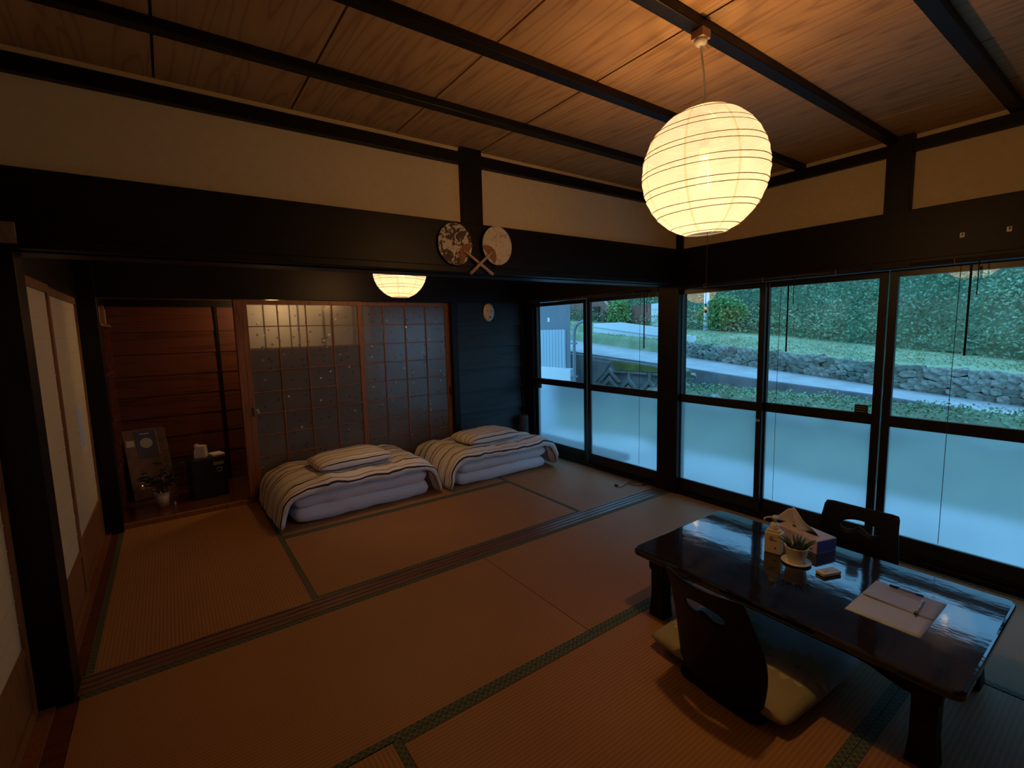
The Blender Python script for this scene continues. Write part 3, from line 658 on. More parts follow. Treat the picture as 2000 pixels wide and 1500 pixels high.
# ================================================================== LEGLESS CHAIRS
def zaisu(label, loc, rz, tilt, w_=.40, h_=.52):
    """local +x is forward (towards the table), back rest leans to -x"""
    t = thing('legless_chair', label, 'chair', loc, rz)
    NA, NR = 64, 10
    def outline(a):
        # superellipse-ish outline in (s, t) around the hole centre
        cs, sn = cos(a), sin(a)
        # intersect ray from hole centre (0, .74h) with shape |s|<half(t), 0<t<h
        lo, hi = 0, 1.2
        def inside(k):
            s = cs * k; tt = .76 * h_ + sn * k
            if tt < 0 or tt > h_ - .018 * (abs(s) < 2) * (1 - (2 * s / w_) ** 2) : return False
            half = w_ / 2 * (.93 + .07 * cos((tt / h_ - .42) * 2 * pi * .9))
            if tt > h_ - .03: half -= .028 * (1 - sqrt(max(0, 1 - ((tt - h_ + .03) / .03) ** 2)))
            if tt < .03: half -= .015
            return abs(s) <= half
        for _ in range(30):
            m = (lo + hi) / 2
            if inside(m): lo = m
            else: hi = m
        return cs * lo, .76 * h_ + sn * lo
    def hole(a):
        s = .088 * cos(a); tt = .034 * sin(a)
        if sin(a) < 0: tt = -.030 * abs(sin(a)) ** .6 + .030 * math.exp(-(s / .03) ** 2)
        return s, .76 * h_ + tt
    def pos(s, tt, off):
        lean = math.tan(tilt) * tt - .03 * sin(pi * tt / h_) ; x = -lean + .05 * (2 * s / w_) ** 2 + off
        return (x, s, tt * cos(tilt) + .006)
    vs = []; fs = []
    for L, off in ((0, -.005), (1, .005)):
        for r_ in range(NR + 1):
            for k in range(NA):
                a = 2 * pi * k / NA; o1 = outline(a); h1 = hole(a); f = (r_ / NR)
                vs.append(pos(h1[0] + (o1[0] - h1[0]) * f, h1[1] + (o1[1] - h1[1]) * f, off))
    N1 = (NR + 1) * NA
    for r_ in range(NR):
        for k in range(NA):
            k2 = (k + 1) % NA; a, b, c, d = r_ * NA + k, r_ * NA + k2, (r_ + 1) * NA + k2, (r_ + 1) * NA + k
            fs.append((a, b, c, d)); fs.append((a + N1, d + N1, c + N1, b + N1))
    for k in range(NA):
        k2 = (k + 1) % NA; fs.append((k, k + N1, k2 + N1, k2)); e = NR * NA; fs.append((e + k, e + k2, e + k2 + N1, e + k + N1))
    part('backrest', MB().add(vs, fs, True), M['chair_black'], t)
    part('seat', MB().prism([(p + .22, q) for p, q in rrect(.22, .185, .05)], 2, .004, .016), M['chair_black'], t, bev=.003)
    return t
zaisu('black bentwood floor chair in front of the table, with a cushion on it', (2.660, -1.59, 0), radians(-4), radians(13), .40, .535)
zaisu('black floor chair on the window side of the table, only its back showing', (3.93, -1.64, 0), radians(180), radians(10), .40, .50)
def zabuton_mat():
    m, n, b = newmat('floral_cushion_cloth')
    v = coords(n); sp = n.nodes.new('ShaderNodeSeparateXYZ'); n.links.new(v, sp.inputs[0])
    nz = node(n, 'ShaderNodeTexNoise', Scale=3.2, Detail=3.0); n.links.new(v, nz.inputs['Vector'])
    ad = node(n, 'ShaderNodeMath', operation='MULTIPLY_ADD'); ad.inputs[1].default_value = 1.5; n.links.new(sp.outputs[0], ad.inputs[0]); n.links.new(nz.outputs[0], ad.inputs[2])
    base = ramp(n, ad.outputs[0], [(0.05, (0.34, 0.30, 0.19)), (0.50, (0.30, 0.31, 0.18)), (0.58, (0.32, 0.55, 0.62)), (0.80, (0.48, 0.62, 0.74)), (0.98, (0.48, 0.46, 0.52))])  # blue stops paint window glow into the cloth on the table side
    # chrysanthemum: petals around points
    cur = base
    for fx, fy, fr in ((-.02, -.20, .12), (-.20, -.02, .10), (.16, .17, .10), (-.14, .22, .08)):
        sx = node(n, 'ShaderNodeMath', operation='SUBTRACT'); sx.inputs[1].default_value = fx; n.links.new(sp.outputs[0], sx.inputs[0])
        sy = node(n, 'ShaderNodeMath', operation='SUBTRACT'); sy.inputs[1].default_value = fy; n.links.new(sp.outputs[1], sy.inputs[0])
        at = node(n, 'ShaderNodeMath', operation='ARCTAN2'); n.links.new(sy.outputs[0], at.inputs[0]); n.links.new(sx.outputs[0], at.inputs[1])
        k = node(n, 'ShaderNodeMath', operation='MULTIPLY'); k.inputs[1].default_value = 6; n.links.new(at.outputs[0], k.inputs[0])
        cs = node(n, 'ShaderNodeMath', operation='COSINE'); n.links.new(k.outputs[0], cs.inputs[0]); ab = node(n, 'ShaderNodeMath', operation='ABSOLUTE'); n.links.new(cs.outputs[0], ab.inputs[0])
        rad = node(n, 'ShaderNodeMath', operation='MULTIPLY_ADD'); rad.inputs[1].default_value = fr * .35; rad.inputs[2].default_value = fr * .65; n.links.new(ab.outputs[0], rad.inputs[0])
        cx = node(n, 'ShaderNodeCombineXYZ'); n.links.new(sx.outputs[0], cx.inputs[0]); n.links.new(sy.outputs[0], cx.inputs[1])
        ln = node(n, 'ShaderNodeVectorMath', operation='LENGTH'); n.links.new(cx.outputs[0], ln.inputs[0])
        lt = node(n, 'ShaderNodeMath', operation='LESS_THAN'); n.links.new(ln.outputs['Value'], lt.inputs[0]); n.links.new(rad.outputs[0], lt.inputs[1])
        gt = node(n, 'ShaderNodeMath', operation='GREATER_THAN'); gt.inputs[1].default_value = .015; n.links.new(ln.outputs['Value'], gt.inputs[0])
        mu = node(n, 'ShaderNodeMath', operation='MULTIPLY'); n.links.new(lt.outputs[0], mu.inputs[0]); n.links.new(gt.outputs[0], mu.inputs[1])
        mx = node(n, 'ShaderNodeMixRGB'); n.links.new(mu.outputs[0], mx.inputs[0]); n.links.new(cur, mx.inputs[1]); mx.inputs[2].default_value = (.50, .45, .28, 1); cur = mx.outputs[0]
    n.links.new(cur, b.inputs['Base Color']); b.inputs['Roughness'].default_value = .85; return m
M['zabuton'] = zabuton_mat()
soft('floor_cushion', softbox(.64, .64, .08, .5, 7, 11, .006, 4), M['zabuton'], 'green floral floor cushion, window glow painted blue on its table side, on the front floor chair', 'cushion', (3.010, -1.565, .018), radians(-3))

# ================================================================== THINGS ON THE TABLE
t = thing('soap_bottle', 'cream square pump bottle standing beside the tissue box', 'bottle', (3.375, -1.472, TZ), radians(12)); t.scale = (1.13, 1.13, 1.13)
part('body', MB().prism(rrect(.026, .034, .008, 4), 2, 0, .095).prism(rrect(.020, .026, .008, 4), 2, .095, .105), M['cream_plastic'], t, bev=.004)
part('neck', MB().lathe([(.019, .103), (.019, .128), (.012, .134), (.006, .136), (.006, .150)], seg=16), M['white_plastic'], t)
part('pump', MB().lathe([(0, .148), (.012, .148), (.014, .158), (.008, .166), (0, .167)], seg=14).tube([(0, 0, .158), (-.020, .022, .160), (-.030, .034, .156), (-.031, .036, .140)], .0042, 6), M['white_plastic'], t)
for q in ((-.014, -.008, .024, .032), (-.015, .012, .060, .0625), (-.004, .014, .066, .068), (-.002, .012, .074, .0765)): part('print_mark', MB().box(-.0268, -.0262, *q), M['charcoal'], t)
t = thing('tissue_box', 'white and violet tissue box behind the small potted plant', 'tissue box', (3.600, -1.520, TZ), radians(-17))
part('box', MB().box(-.066, .066, -.120, .120, 0, .066), M['tissue_box'], t, bev=.002)
part('end_print', MB().box(-.062, .062, -.1208, -.120, .004, .062), M['tissue_band'], t, label='dark violet end panel')
part('slot', MB().prism([(p * .25, q * .75) for p, q in rrect(.06, .1, .05)], 2, .066, .0665), M['charcoal'], t)
part('side_print', MB().box(-.0666, -.066, -.10, -.06, .014, .020), M['tissue_band'], t)
def tiss(u, v):
    a = (u - .5); x = a * (.15 + .12 * v) + .05 * v; y = .03 * sin(u * 8 + v * 2) * (1 - .5 * v) - .02 * v; z = .063 + v * (.115 - .26 * abs(a) ** 1.2) + .004 * sin(u * 20) * v
    return (y, x, z)
o = part('tissue', MB().grid(tiss, 24, 10), M['tissue'], t); s_ = o.modifiers.new('s', 'SOLIDIFY'); s_.thickness = .0015
t = thing('potted_succulent', 'small white potted succulent on a saucer on the table', 'plant', (3.345, -1.590, TZ), radians(20)); t.scale = (1.22, 1.22, 1.15)
part('saucer', MB().lathe([(0, .0), (.030, .0), (.052, .006), (.052, .009), (.03, .004), (0, .004)], seg=28), M['white_ceramic'], t)
part('pot', MB().lathe([(0, .005), (.028, .005), (.034, .03), (.042, .068), (.043, .072), (.039, .072), (.036, .055), (0, .055)], seg=5 * 5), M['white_ceramic'], t)
part('soil', MB().lathe([(0, .060), (.037, .060)], seg=20), M['soil'], t)
for k in range(16):
    a = k * 2.4; r_ = .012 + .012 * random.random(); ln = .034 + .02 * random.random(); out = .6 + .5 * random.random()
    p0 = Vector((r_ * cos(a), r_ * sin(a), .058)); p2 = p0 + Vector((cos(a) * out * ln, sin(a) * out * ln, ln * .9)); p1 = (p0 + p2) / 2 + Vector((0, 0, .008))
    part('leaf', MB().tube([p0, p1, p2], [.004, .0045, .0008], 5), M['leaf'], t)
t = thing('remote_control', 'small white remote control lying on the table', 'remote', (3.345, -1.728, TZ), radians(-22))
part('body', MB().prism(rrect(.050, .0245, .008, 4), 2, .002, .017), M['white_plastic'], t, bev=.003)
part('display', MB().box(-.002, .040, -.017, .017, .017, .0178), M['grey_key'], t)
for k in range(3): part('button', MB().box(-.012 - .012 * k, -.005 - .012 * k, -.014, .014, .017, .0186), M['grey_key'], t)
def sheet(label, cx, cy, hx, hy, z, rz, m, curl=0):
    def g(u, v):
        x = (u - .5) * 2 * hx; y = (v - .5) * 2 * hy
        return (x, y, .0012 + curl * max(0, (1 - u) - .35) ** 2 * max(0, v - .35))
    mb = MB().grid(g, 12, 12); o = link('paper_sheet', mb.mesh('paper_sheet'), m); o.location = (cx, cy, z); o.rotation_euler = (0, 0, rz)
    s = o.modifiers.new('s', 'SOLIDIFY'); s.thickness = .0012; return tag(o, label, 'paper')
sheet('large sheet of white paper lying on the right half of the table', 3.270, -1.998, .172, .118, TZ, 0, M['paper'])
sheet('smaller lilac white sheet on top, lying under the two pens', 3.352, -2.000, .088, .114, TZ + .0025, 0, M['paper2'], .02)
def pen(label, a, b_, m, capm):
    a = Vector(a); b_ = Vector(b_); d = b_ - a; t = thing('pen', label, 'pen', a, math.atan2(d.y, d.x)); L = d.length
    part('barrel', MB().tube([(.02, 0, .005), (L - .02, 0, .005)], .0042, 8), m, t)
    part('cap', MB().tube([(L - .03, 0, .005), (L, 0, .005)], .0052, 8), capm, t)
    part('grip', MB().tube([(0, 0, .005), (.006, 0, .005), (.026, 0, .005)], [.001, .0044, .0048], 8), M['pen_black'], t)
    part('clip', MB().box(L - .035, L - .004, -.001, .001, .0095, .0108), capm, t)
pen('black ended ballpoint pen with clear barrel lying along the paper', (3.418, -2.050, TZ + .0075), (3.414, -1.935, TZ + .0075), M['pen_clear'], M['pen_black'])
pen('white ballpoint pen with dark grip lying across the paper', (3.238, -2.064, TZ + .0065), (3.385, -2.055, TZ + .0065), M['pen_white'], M['pen_white'])

# ================================================================== ON THE WALLS
def fan_mat(name, ink, thr):
    m, n, b = newmat(name)
    nz = node(n, 'ShaderNodeTexNoise', Scale=22.0, Detail=3.0, Distortion=1.6); n.links.new(coords(n), nz.inputs['Vector'])
    n.links.new(ramp(n, nz.outputs[0], [(0.0, ink), (thr, ink), (thr + .05, (.62, .54, .42)), (1, (.70, .62, .50))]), b.inputs['Base Color']); b.inputs['Roughness'].default_value = .8; return m
def uchiwa(label, cx, cz, r, hx, hz, m, y, ang):
    t = thing('round_fan', label, 'fan', (cx, y, cz))
    part('leaf', MB().add([(r * cos(a), yy, r * 1.08 * sin(a)) for yy in (0, .003) for a in [2 * pi * k / 40 for k in range(40)]], [tuple(range(40)), tuple(range(40, 80))[::-1]] + [(k, k + 40, (k + 1) % 40 + 40, (k + 1) % 40) for k in range(40)]), m, t)
    d = Vector((hx - cx, 0, hz - cz)); L = d.length; d.normalize(); a0 = math.atan2(d.z, d.x)
    c = d * (r * .97); pts = [(c.x + (-.45 * r) * cos(a0 - 0) * 0, c.z)]
    seg = [(c.x - cos(a0 + f) * r * .62, c.z - sin(a0 + f) * r * .62) for f in [radians(-78 + 156 * k / 14) for k in range(15)]]
    part('base', MB().prism(seg, 1, -.004, -.0005), M['fan_wood'], t, label='brown wedge at the fan base')
    s = c * .55; e = d * L
    part('handle', MB().tube([(s.x, -.007, s.z), (c.x, -.008, c.z), (e.x, -.008, e.z)], [.005, .008, .011], 8), M['fan_stick'], t)
uchiwa('round paper fan with dark plant print, left of the crossed pair', 2.417, 2.002, .112, 2.668, 1.838, fan_mat('ink_printed_fan_paper', (.09, .055, .035), .47), -.062, 0)
uchiwa('round pale paper fan with faint print, right of the crossed pair', 2.703, 2.012, .108, 2.498, 1.833, fan_mat('faint_printed_fan_paper', (.40, .34, .26), .38), -.078, 0)
# mask
t = thing('theatre_mask', 'pale carved face mask hanging on the dark plank wall', 'mask', (4.10, 2.195, 1.700), radians(-12))
def face(u, v):
    a = (u - .5) * 2; b = (v - .5) * 2; wx = .068 * (1 - .18 * (b < 0) * b * b) ; 
    x = a * wx * sqrt(max(0, 1 - (abs(b)) ** 2.6) + .0001); z = b * .105
    d = .055 * sqrt(max(0, 1 - a * a * .96)) * (1 - abs(b) ** 3 * .75)
    d += .020 * math.exp(-(x / .010) ** 2) * math.exp(-((z + .006) / .026) ** 2)
    d += .008 * math.exp(-(x / .017) ** 2 - ((z + .022) / .010) ** 2)
    d -= .007 * (math.exp(-((abs(x) - .028) / .014) ** 2 - ((z - .022) / .009) ** 2))
    d += .005 * math.exp(-(x / .02) ** 2 - ((z + .052) / .010) ** 2) + .004 * math.exp(-(x / .02) ** 2 - ((z + .085) / .014) ** 2)
    return (x, -d, z)
part('face', MB().grid(face, 32, 40), M['mask_face'], t)
for s in (-1, 1):
    part('eye', MB().lathe([(0, 0), (1, 0)], seg=12), M['mask_dark'], t).matrix_local = Matrix.Translation((s * .027, -.0475, .021)) @ Matrix.Rotation(radians(90), 4, 'X') @ Matrix.Rotation(s * -.1, 4, 'Z') @ Matrix.Diagonal((.013, .0045, 1, 1))
    part('eyebrow', MB().lathe([(0, 0), (1, 0)], seg=12), M['mask_dark'], t).matrix_local = Matrix.Translation((s * .026, -.050, .060)) @ Matrix.Rotation(radians(90), 4, 'X') @ Matrix.Diagonal((.006, .002, 1, 1))
part('mouth', MB().lathe([(0, 0), (1, 0)], seg=14), M['mask_dark'], t).matrix_local = Matrix.Translation((0, -.0605, -.052)) @ Matrix.Rotation(radians(90), 4, 'X') @ Matrix.Diagonal((.015, .0045, 1, 1))
part('lower_lip', MB().lathe([(0, 0), (1, 0)], seg=14), M['mask_lip'], t).matrix_local = Matrix.Translation((0, -.0585, -.060)) @ Matrix.Rotation(radians(85), 4, 'X') @ Matrix.Diagonal((.014, .0035, 1, 1))
tag(part('wooden_plaque', MB().box(.535, .585, -.052, -.041, 1.858, 1.935), M['sign'], bev=.002), 'small reddish plaque on the black beam by the left post', 'plaque')
for k, (y, lab) in enumerate(((-1.836, 'small white hook on the dark window header, nearer the lantern'), (-2.018, 'small white hook on the dark window header, farther from the lantern'))):
    t = thing('wall_hook', lab, 'hook', (4.598, y, 1.95), group='white hooks on the window header')
    part('plate', MB().box(-.004, 0, -.010, .010, -.012, .014), M['white_plastic'], t, bev=.001)
    part('prong', MB().tube([(-.004, 0, .006), (-.018, 0, .0), (-.02, 0, .010)], .0025, 6), M['white_plastic'], t)
# blinds' cords: thin string loop and rod handle
for y, ys, lab in ((-.955, -.905, 'dark blind cord with rod in front of the second window from the corner'), (-1.892, -1.85, 'dark blind cord with rod in front of the window farthest right'), (.292, .338, 'dark blind cord with rod hanging in the far room window')):
    t = thing('blind_cord', lab, 'blind cord', (4.555, y, 0))
    part('rod', MB().tube([(0, 0, 1.79), (0, .0, 1.292)], .0052, 8), M['dark_string'], t)
    part('string', MB().tube([(0, ys - y, 1.80), (.004, ys - y + .006, 1.0), (0, ys - y + .004, .19)], .0016, 5), M['dark_string'], t)
    part('string', MB().tube([(0, .0 - (ys - y) * .7, 1.80), (0, -(ys - y) * .7, 1.62)], .0026, 5), M['dark_string'], t)
# rolled bamboo blinds under the headers
for y0, y1, lab in ((-2.98, -1.62, 'rolled dark bamboo blind above the right windows'), (-1.44, -.10, 'rolled dark bamboo blind above the windows nearest the corner post'), (.22, 1.98, 'rolled dark bamboo blind above the far room windows')):
    t = thing('rolled_blind', lab, 'blind', (4.577, 0, 1.815))
    part('roll', MB().tube([(0, y0, 0), (0, y1, 0)], .016, 10), M['basket'], t)
    for y in (y0 + .2, (y0 + y1) / 2, y1 - .2): part('tie', MB().tube([(.018 * cos(a), y, .018 * sin(a)) for a in [2 * pi * k / 12 for k in range(12)]], .002, 4, True), M['fan_stick'], t)

# ================================================================== FAR ROOM FLOOR
t = thing('floor_cable', 'thin dark cable with two plugs lying on the mat near the corner post', 'cable', (4.36, .33, .003))
pts = [(-.03, .09, .003), (-.05, .05, .003), (-.02, .03, .003), (.03, .05, .004), (.10, .07, .004), (.16, .02, .004), (.20, .06, .004), (.13, .10, .006), (.08, .02, .006), (.12, -.04, .004), (.18, -.06, .004)]
def smooth(p, n=4):
    p = [Vector(q) for q in p]
    for _ in range(n - 1):
        q = [p[0]]
        for a, b in zip(p, p[1:]): q += [a * .75 + b * .25, a * .25 + b * .75]
        q.append(p[-1]); p = q
    return p
part('wire', MB().tube(smooth(pts, 3), .0028, 5), M['charcoal'], t)
part('plug', MB().obox(Matrix.Translation((-.03, .092, .008)), .025, .03, .016), M['charcoal'], t, bev=.002)
part('plug', MB().obox(Matrix.Translation((.185, -.062, .008)) @ Matrix.Rotation(.5, 4, 'Z'), .03, .022, .016), M['charcoal'], t, bev=.002)
t = thing('reed_basket', 'tall dark cylindrical reed basket in the far corner by the window', 'basket', (4.505, 2.085, 0))
part('body', MB().lathe([(0, 0), (.055, 0), (.058, .02), (.058, .42), (.055, .44), (.048, .44), (.048, .40), (0, .40)], seg=24), M['basket'], t)
for k in range(12): part('hoop', MB().lathe([(.0585, .02 + .035 * k), (.0605, .027 + .035 * k), (.0585, .034 + .035 * k)], seg=24), M['basket'], t)

# ================================================================== ALCOVE THINGS
FZ = .03
t = thing('picture_board', 'brown collage board with a navy print and pale disc leaning in the alcove', 'picture', (.80, 2.86, .03), radians(14)); t.rotation_euler = (radians(-20), 0, radians(14))
part('frame', MB().box(-.165, .165, -.010, .010, 0, .66), M['board_brown'], t, bev=.003)
pr = part('navy_print', MB().box(-.075, .075, -.014, -.010, .38, .64), M['poster_navy'], t, label='navy panel with a round pale emblem')
part('disc', MB().add([(.048 * cos(a), -.0150, .52 + .048 * sin(a)) for a in [2 * pi * k / 24 for k in range(24)]], [tuple(range(24))]), M['disc_pale'], pr)
part('title_strip', MB().box(-.04, .035, -.0150, -.014, .605, .615), M['disc_pale'], pr)
part('photo', MB().box(-.150, -.09, -.013, -.010, .50, .56), M['disc_pale'], t)
part('photo', MB().box(.095, .150, -.013, -.010, .42, .62), M['board_brown'], t)
part('white_edge', MB().box(.086, .091, -.014, -.010, .40, .64), M['disc_pale'], t)
t = thing('wrapped_pot_plant', 'dark leafy plant in a white pot wrapped in clear film', 'plant', (.85, 2.545, FZ))
part('pot', MB().lathe([(0, 0), (.042, 0), (.058, .125), (.054, .125), (.050, .11), (0, .11)], seg=24), M['plant_pot'], t)
for k in range(12):
    a = k * 2.4; L = .10 + .12 * random.random(); up = .10 + .17 * random.random()
    p0 = Vector((.02 * cos(a), .02 * sin(a), .11)); p3 = Vector((cos(a) * L * .65, sin(a) * L * .65, .12 + up))
    part('stem', MB().tube([p0, (p0 + p3) / 2 + Vector((0, 0, .02)), p3], .003, 5), M['dark_leaf'], t)
    for j in range(3):
        q = p0.lerp(p3, .5 + .25 * j); an = a + (j - 1) * 1.1; wd = .045 + .02 * random.random(); ll = .075 + .04 * random.random()
        dx = Vector((cos(an), sin(an), .25)); sx = Vector((-sin(an), cos(an), 0))
        vs = [q, q + dx * ll * .4 + sx * wd * .5, q + dx * ll + Vector((0, 0, -.015)), q + dx * ll * .4 - sx * wd * .5, q + dx * ll * .5 + Vector((0, 0, .006))]
        part('leaf', MB().add(vs, [(0, 1, 4), (1, 2, 4), (2, 3, 4), (3, 0, 4)]), M['dark_leaf'], t)
def filmf(u, v):
    a = u * 2 * pi; r_ = (.055 + .085 * v) * (1 + .18 * sin(a * 7 + v * 4) * v); return (r_ * cos(a), r_ * sin(a), .10 + .10 * v + .018 * sin(a * 5) * v)
part('film_wrap', MB().grid(filmf, 56, 5, False), M['film'], t).data.materials[0] = M['film']
def film_tr():
    m, n, b = newmat('clear_gift_film_sheet'); n.nodes.remove(b); tr_ = n.nodes.new('ShaderNodeBsdfTransparent'); gl = n.nodes.new('ShaderNodeBsdfGlossy'); gl.inputs['Roughness'].default_value = .12; mx = n.nodes.new('ShaderNodeMixShader'); mx.inputs[0].default_value = .25
    n.links.new(tr_.outputs[0], mx.inputs[1]); n.links.new(gl.outputs[0], mx.inputs[2]); n.links.new(mx.outputs[0], n.nodes['Material Output'].inputs[0]); return m
[c for c in t.children if c.name.startswith('film_wrap')][0].data.materials[0] = film_tr()
t = thing('drawer_box', 'black box cabinet with a grey label in the alcove', 'cabinet', (1.20, 2.64, FZ), radians(8))
part('body', MB().box(-.14, .14, -.125, .125, 0, .37), M['box_black'], t, bev=.004)
for k in range(3): part('drawer', MB().box(-.130, .130, -.129, -.125, .012 + .12 * k, .122 + .12 * k), M['box_black'], t, bev=.002)
part('label_card', MB().box(.03, .115, -.1302, -.129, .295, .325), M['label_grey'], t)
part('label_ring', MB().tube([(.075 + .020 * cos(a), -.1302, .25 + .020 * sin(a)) for a in [2 * pi * k / 16 for k in range(16)]], .004, 5, True), M['label_grey'], t)
t = thing('paper_carton', 'white angular carton standing on the black box', 'carton', (1.165, 2.60, FZ + .371), radians(-20))
part('body', MB().prism([(-.045, 0), (.045, 0), (.040, .105), (-.030, .110), (-.045, .06)], 1, -.04, .04), M['white_plastic'], t, bev=.002)
part('flap', MB().box(-.045, -.02, -.02, .02, .095, .122), M['white_plastic'], t, bev=.002)
o = part('folded_cloth', MB().box(-.05, .05, -.06, .06, 0, .022), M['tissue'], bev=.006, loc=(1.285, 2.60, FZ + .371)); o.rotation_euler = (0, 0, .3)
tag(o, 'folded white cloth on the black box, right of the carton', 'cloth')
t = thing('small_figurine', 'tiny pale figurine on the alcove floor beside the white pot', 'figurine', (.935, 2.50, FZ))
part('body', MB().lathe([(0, 0), (.008, 0), (.009, .012), (.005, .022), (0, .024)], seg=12), M['mask_face'], t)
part('head', MB().lathe([(0, .020), (.006, .024), (.006, .030), (0, .034)], seg=12), M['mask_face'], t)

# ================================================================== OUTDOORS
def interp(tab, y):
    tab = sorted(tab)
    if y <= tab[0][0]: a, b = tab[0], tab[1]
    elif y >= tab[-1][0]: a, b = tab[-2], tab[-1]
    else:
        for a, b in zip(tab, tab[1:]):
            if a[0] <= y <= b[0]: break
    t_ = (y - a[0]) / (b[0] - a[0]); return a[1] + (b[1] - a[1]) * t_
ROADN = [(-1.48, .174), (.187, .323), (2.009, .439), (4.2, .633), (6.35, .792)]
ROADF = [(-1.32, .173), (.655, .299), (2.91, .50), (4.88, .69), (8.13, 1.0)]
RFX = [(-1.3, 11.2), (.65, 11.6), (2.9, 11.8), (8, 11.8)]
WT = [(-1.265, .633), (.5, .70), (2.8, .88), (4.75, 1.03), (8, 1.28)]
GT = [(-.975, .66), (1.42, .923), (4.02, 1.22), (6.3, 1.38), (9, 1.6)]
Y0, Y1 = -9., 15.
def strip(name, lines, m, kind='structure', ny=60, jit=0, sub=1):
    """lines: list of functions y -> (x, z)"""
    def fn(u, v):
        y = Y0 + (Y1 - Y0) * v; k = u * (len(lines) - 1); i = min(int(k), len(lines) - 2); f = k - i
        a, b = lines[i](y), lines[i + 1](y); x = a[0] + (b[0] - a[0]) * f; z = a[1] + (b[1] - a[1]) * f
        return (x, y, z + jit * noise.noise(Vector((x * 1.3, y * 1.3, 3))))
    return part(name, MB().grid(fn, (len(lines) - 1) * sub, ny), m, None, kind)
rn = lambda y: (10.0, interp(ROADN, y)); rf = lambda y: (interp(RFX, y), interp(ROADF, y)); wt = lambda y: (interp(RFX, y) + .12, interp(WT, y)); gt_ = lambda y: (14.0, interp(GT, y))
strip('ground', [lambda y: (4.8, -.42), lambda y: (6.6, -.40), lambda y: (7.2, -.3)], M['ground'])
strip('garden_bed', [lambda y: (7.2, -.3), lambda y: (7.9, .12 if y < 3.5 else -.3), lambda y: (8.6, .30 if y < 3.5 else -.3), lambda y: (9.95, .20 if y < 3.5 else -.3)], M['garden'], jit=.06, sub=4)
strip('road', [lambda y: (10.0, interp(ROADN, y) - .9), lambda y: (9.98, interp(ROADN, y) - .02), rn, rf, lambda y: (rf(y)[0] + .05, rf(y)[1] - .1)], M['road'])
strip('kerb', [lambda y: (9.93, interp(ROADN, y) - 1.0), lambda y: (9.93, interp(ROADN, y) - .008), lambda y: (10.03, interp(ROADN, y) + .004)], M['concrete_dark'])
strip('grass_verge', [lambda y: (wt(y)[0] + .06, wt(y)[1] - .5), lambda y: (wt(y)[0] + .06, wt(y)[1] - .02), gt_, lambda y: (15.5, gt_(y)[1] + .12)], M['grass'], jit=.03, sub=4)
hill = strip('hillside', [lambda y: (14., interp(GT, y) - .03), lambda y: (14.6, interp(GT, y) + .45), lambda y: (17.5, interp(GT, y) + 3.6), lambda y: (22, interp(GT, y) + 6.0), lambda y: (30, interp(GT, y) + 8.5)], M['hill_soil'], jit=.35, sub=6)
# leaves on the hillside
rnd = random.Random(5)
def leaves(name, n, posf, size, m, parent=None, kind='stuff'):
    vs = []; fs = []
    for _ in range(n):
        p, up = posf(); s = size * rnd.uniform(.5, 1.5); a = Vector((rnd.gauss(0, 1), rnd.gauss(0, 1), rnd.gauss(0, .7))).normalized(); b = a.cross(Vector((rnd.gauss(0, 1), rnd.gauss(0, 1), rnd.gauss(0, 1)))).normalized()
        o = len(vs); vs += [p, p + a * s * .5 + b * s * .28, p + a * s, p + a * s * .5 - b * s * .28]; fs.append((o, o + 1, o + 2, o + 3))
    me = bpy.data.meshes.new(name); me.from_pydata(vs, [], fs); me.update()
    return link(name, me, m, parent, kind)
def hz(x, y):
    T_ = interp(GT, y); tab = [(14, T_ - .03), (14.6, T_ + .45), (17.5, T_ + 3.6), (22, T_ + 6.0), (30, T_ + 8.5)]
    return interp(tab, x)
def ph():
    x = 14.05 + 7.0 * rnd.random() ** 1.3; y = rnd.uniform(-5, 13); cl = noise.noise(Vector((x * 1.1, y * 1.1, 0))) + .5 * noise.noise(Vector((x * 2.6, y * 2.6, 4)))
    return Vector((x - .25 * rnd.random(), y, hz(x, y) + (.06 + .22 * min(1, (x - 14) / 1.2)) + .45 * min(1, .2 + (x - 14)) * cl + rnd.uniform(-.18, .25))), 0
o = leaves('hillside_leaves', 130000, ph, .07, M['hill_leaf']); tag(o, 'dense green undergrowth covering the hillside beyond the road', 'undergrowth')
def pg():
    y = rnd.uniform(-5, 11); x = rnd.uniform(12.0, 14.2); a = wt(y); b = gt_(y); f = max(0, (x - a[0]) / (b[0] - a[0])); return Vector((x, y, a[1] + (b[1] - a[1]) * f - .02 + rnd.uniform(-.02, .03))), 0
o = leaves('grass_blades', 26000, pg, .04, M['grass']); tag(o, 'short pale grass on the verge above the stone wall', 'grass')
def pb():
    y = rnd.uniform(-5, 3.4); x = rnd.uniform(7.7, 9.9); return Vector((x, y, interp([(7.2, -.3), (7.9, .12), (8.6, .30), (9.95, .20)], x) + rnd.uniform(-.02, .10) * (1 + noise.noise(Vector((x * 2, y * 2, 0)))))), 0
o = leaves('garden_plants', 10000, pb, .045, M['hill_leaf']); tag(o, 'low weeds growing in the garden strip below the road', 'weeds')
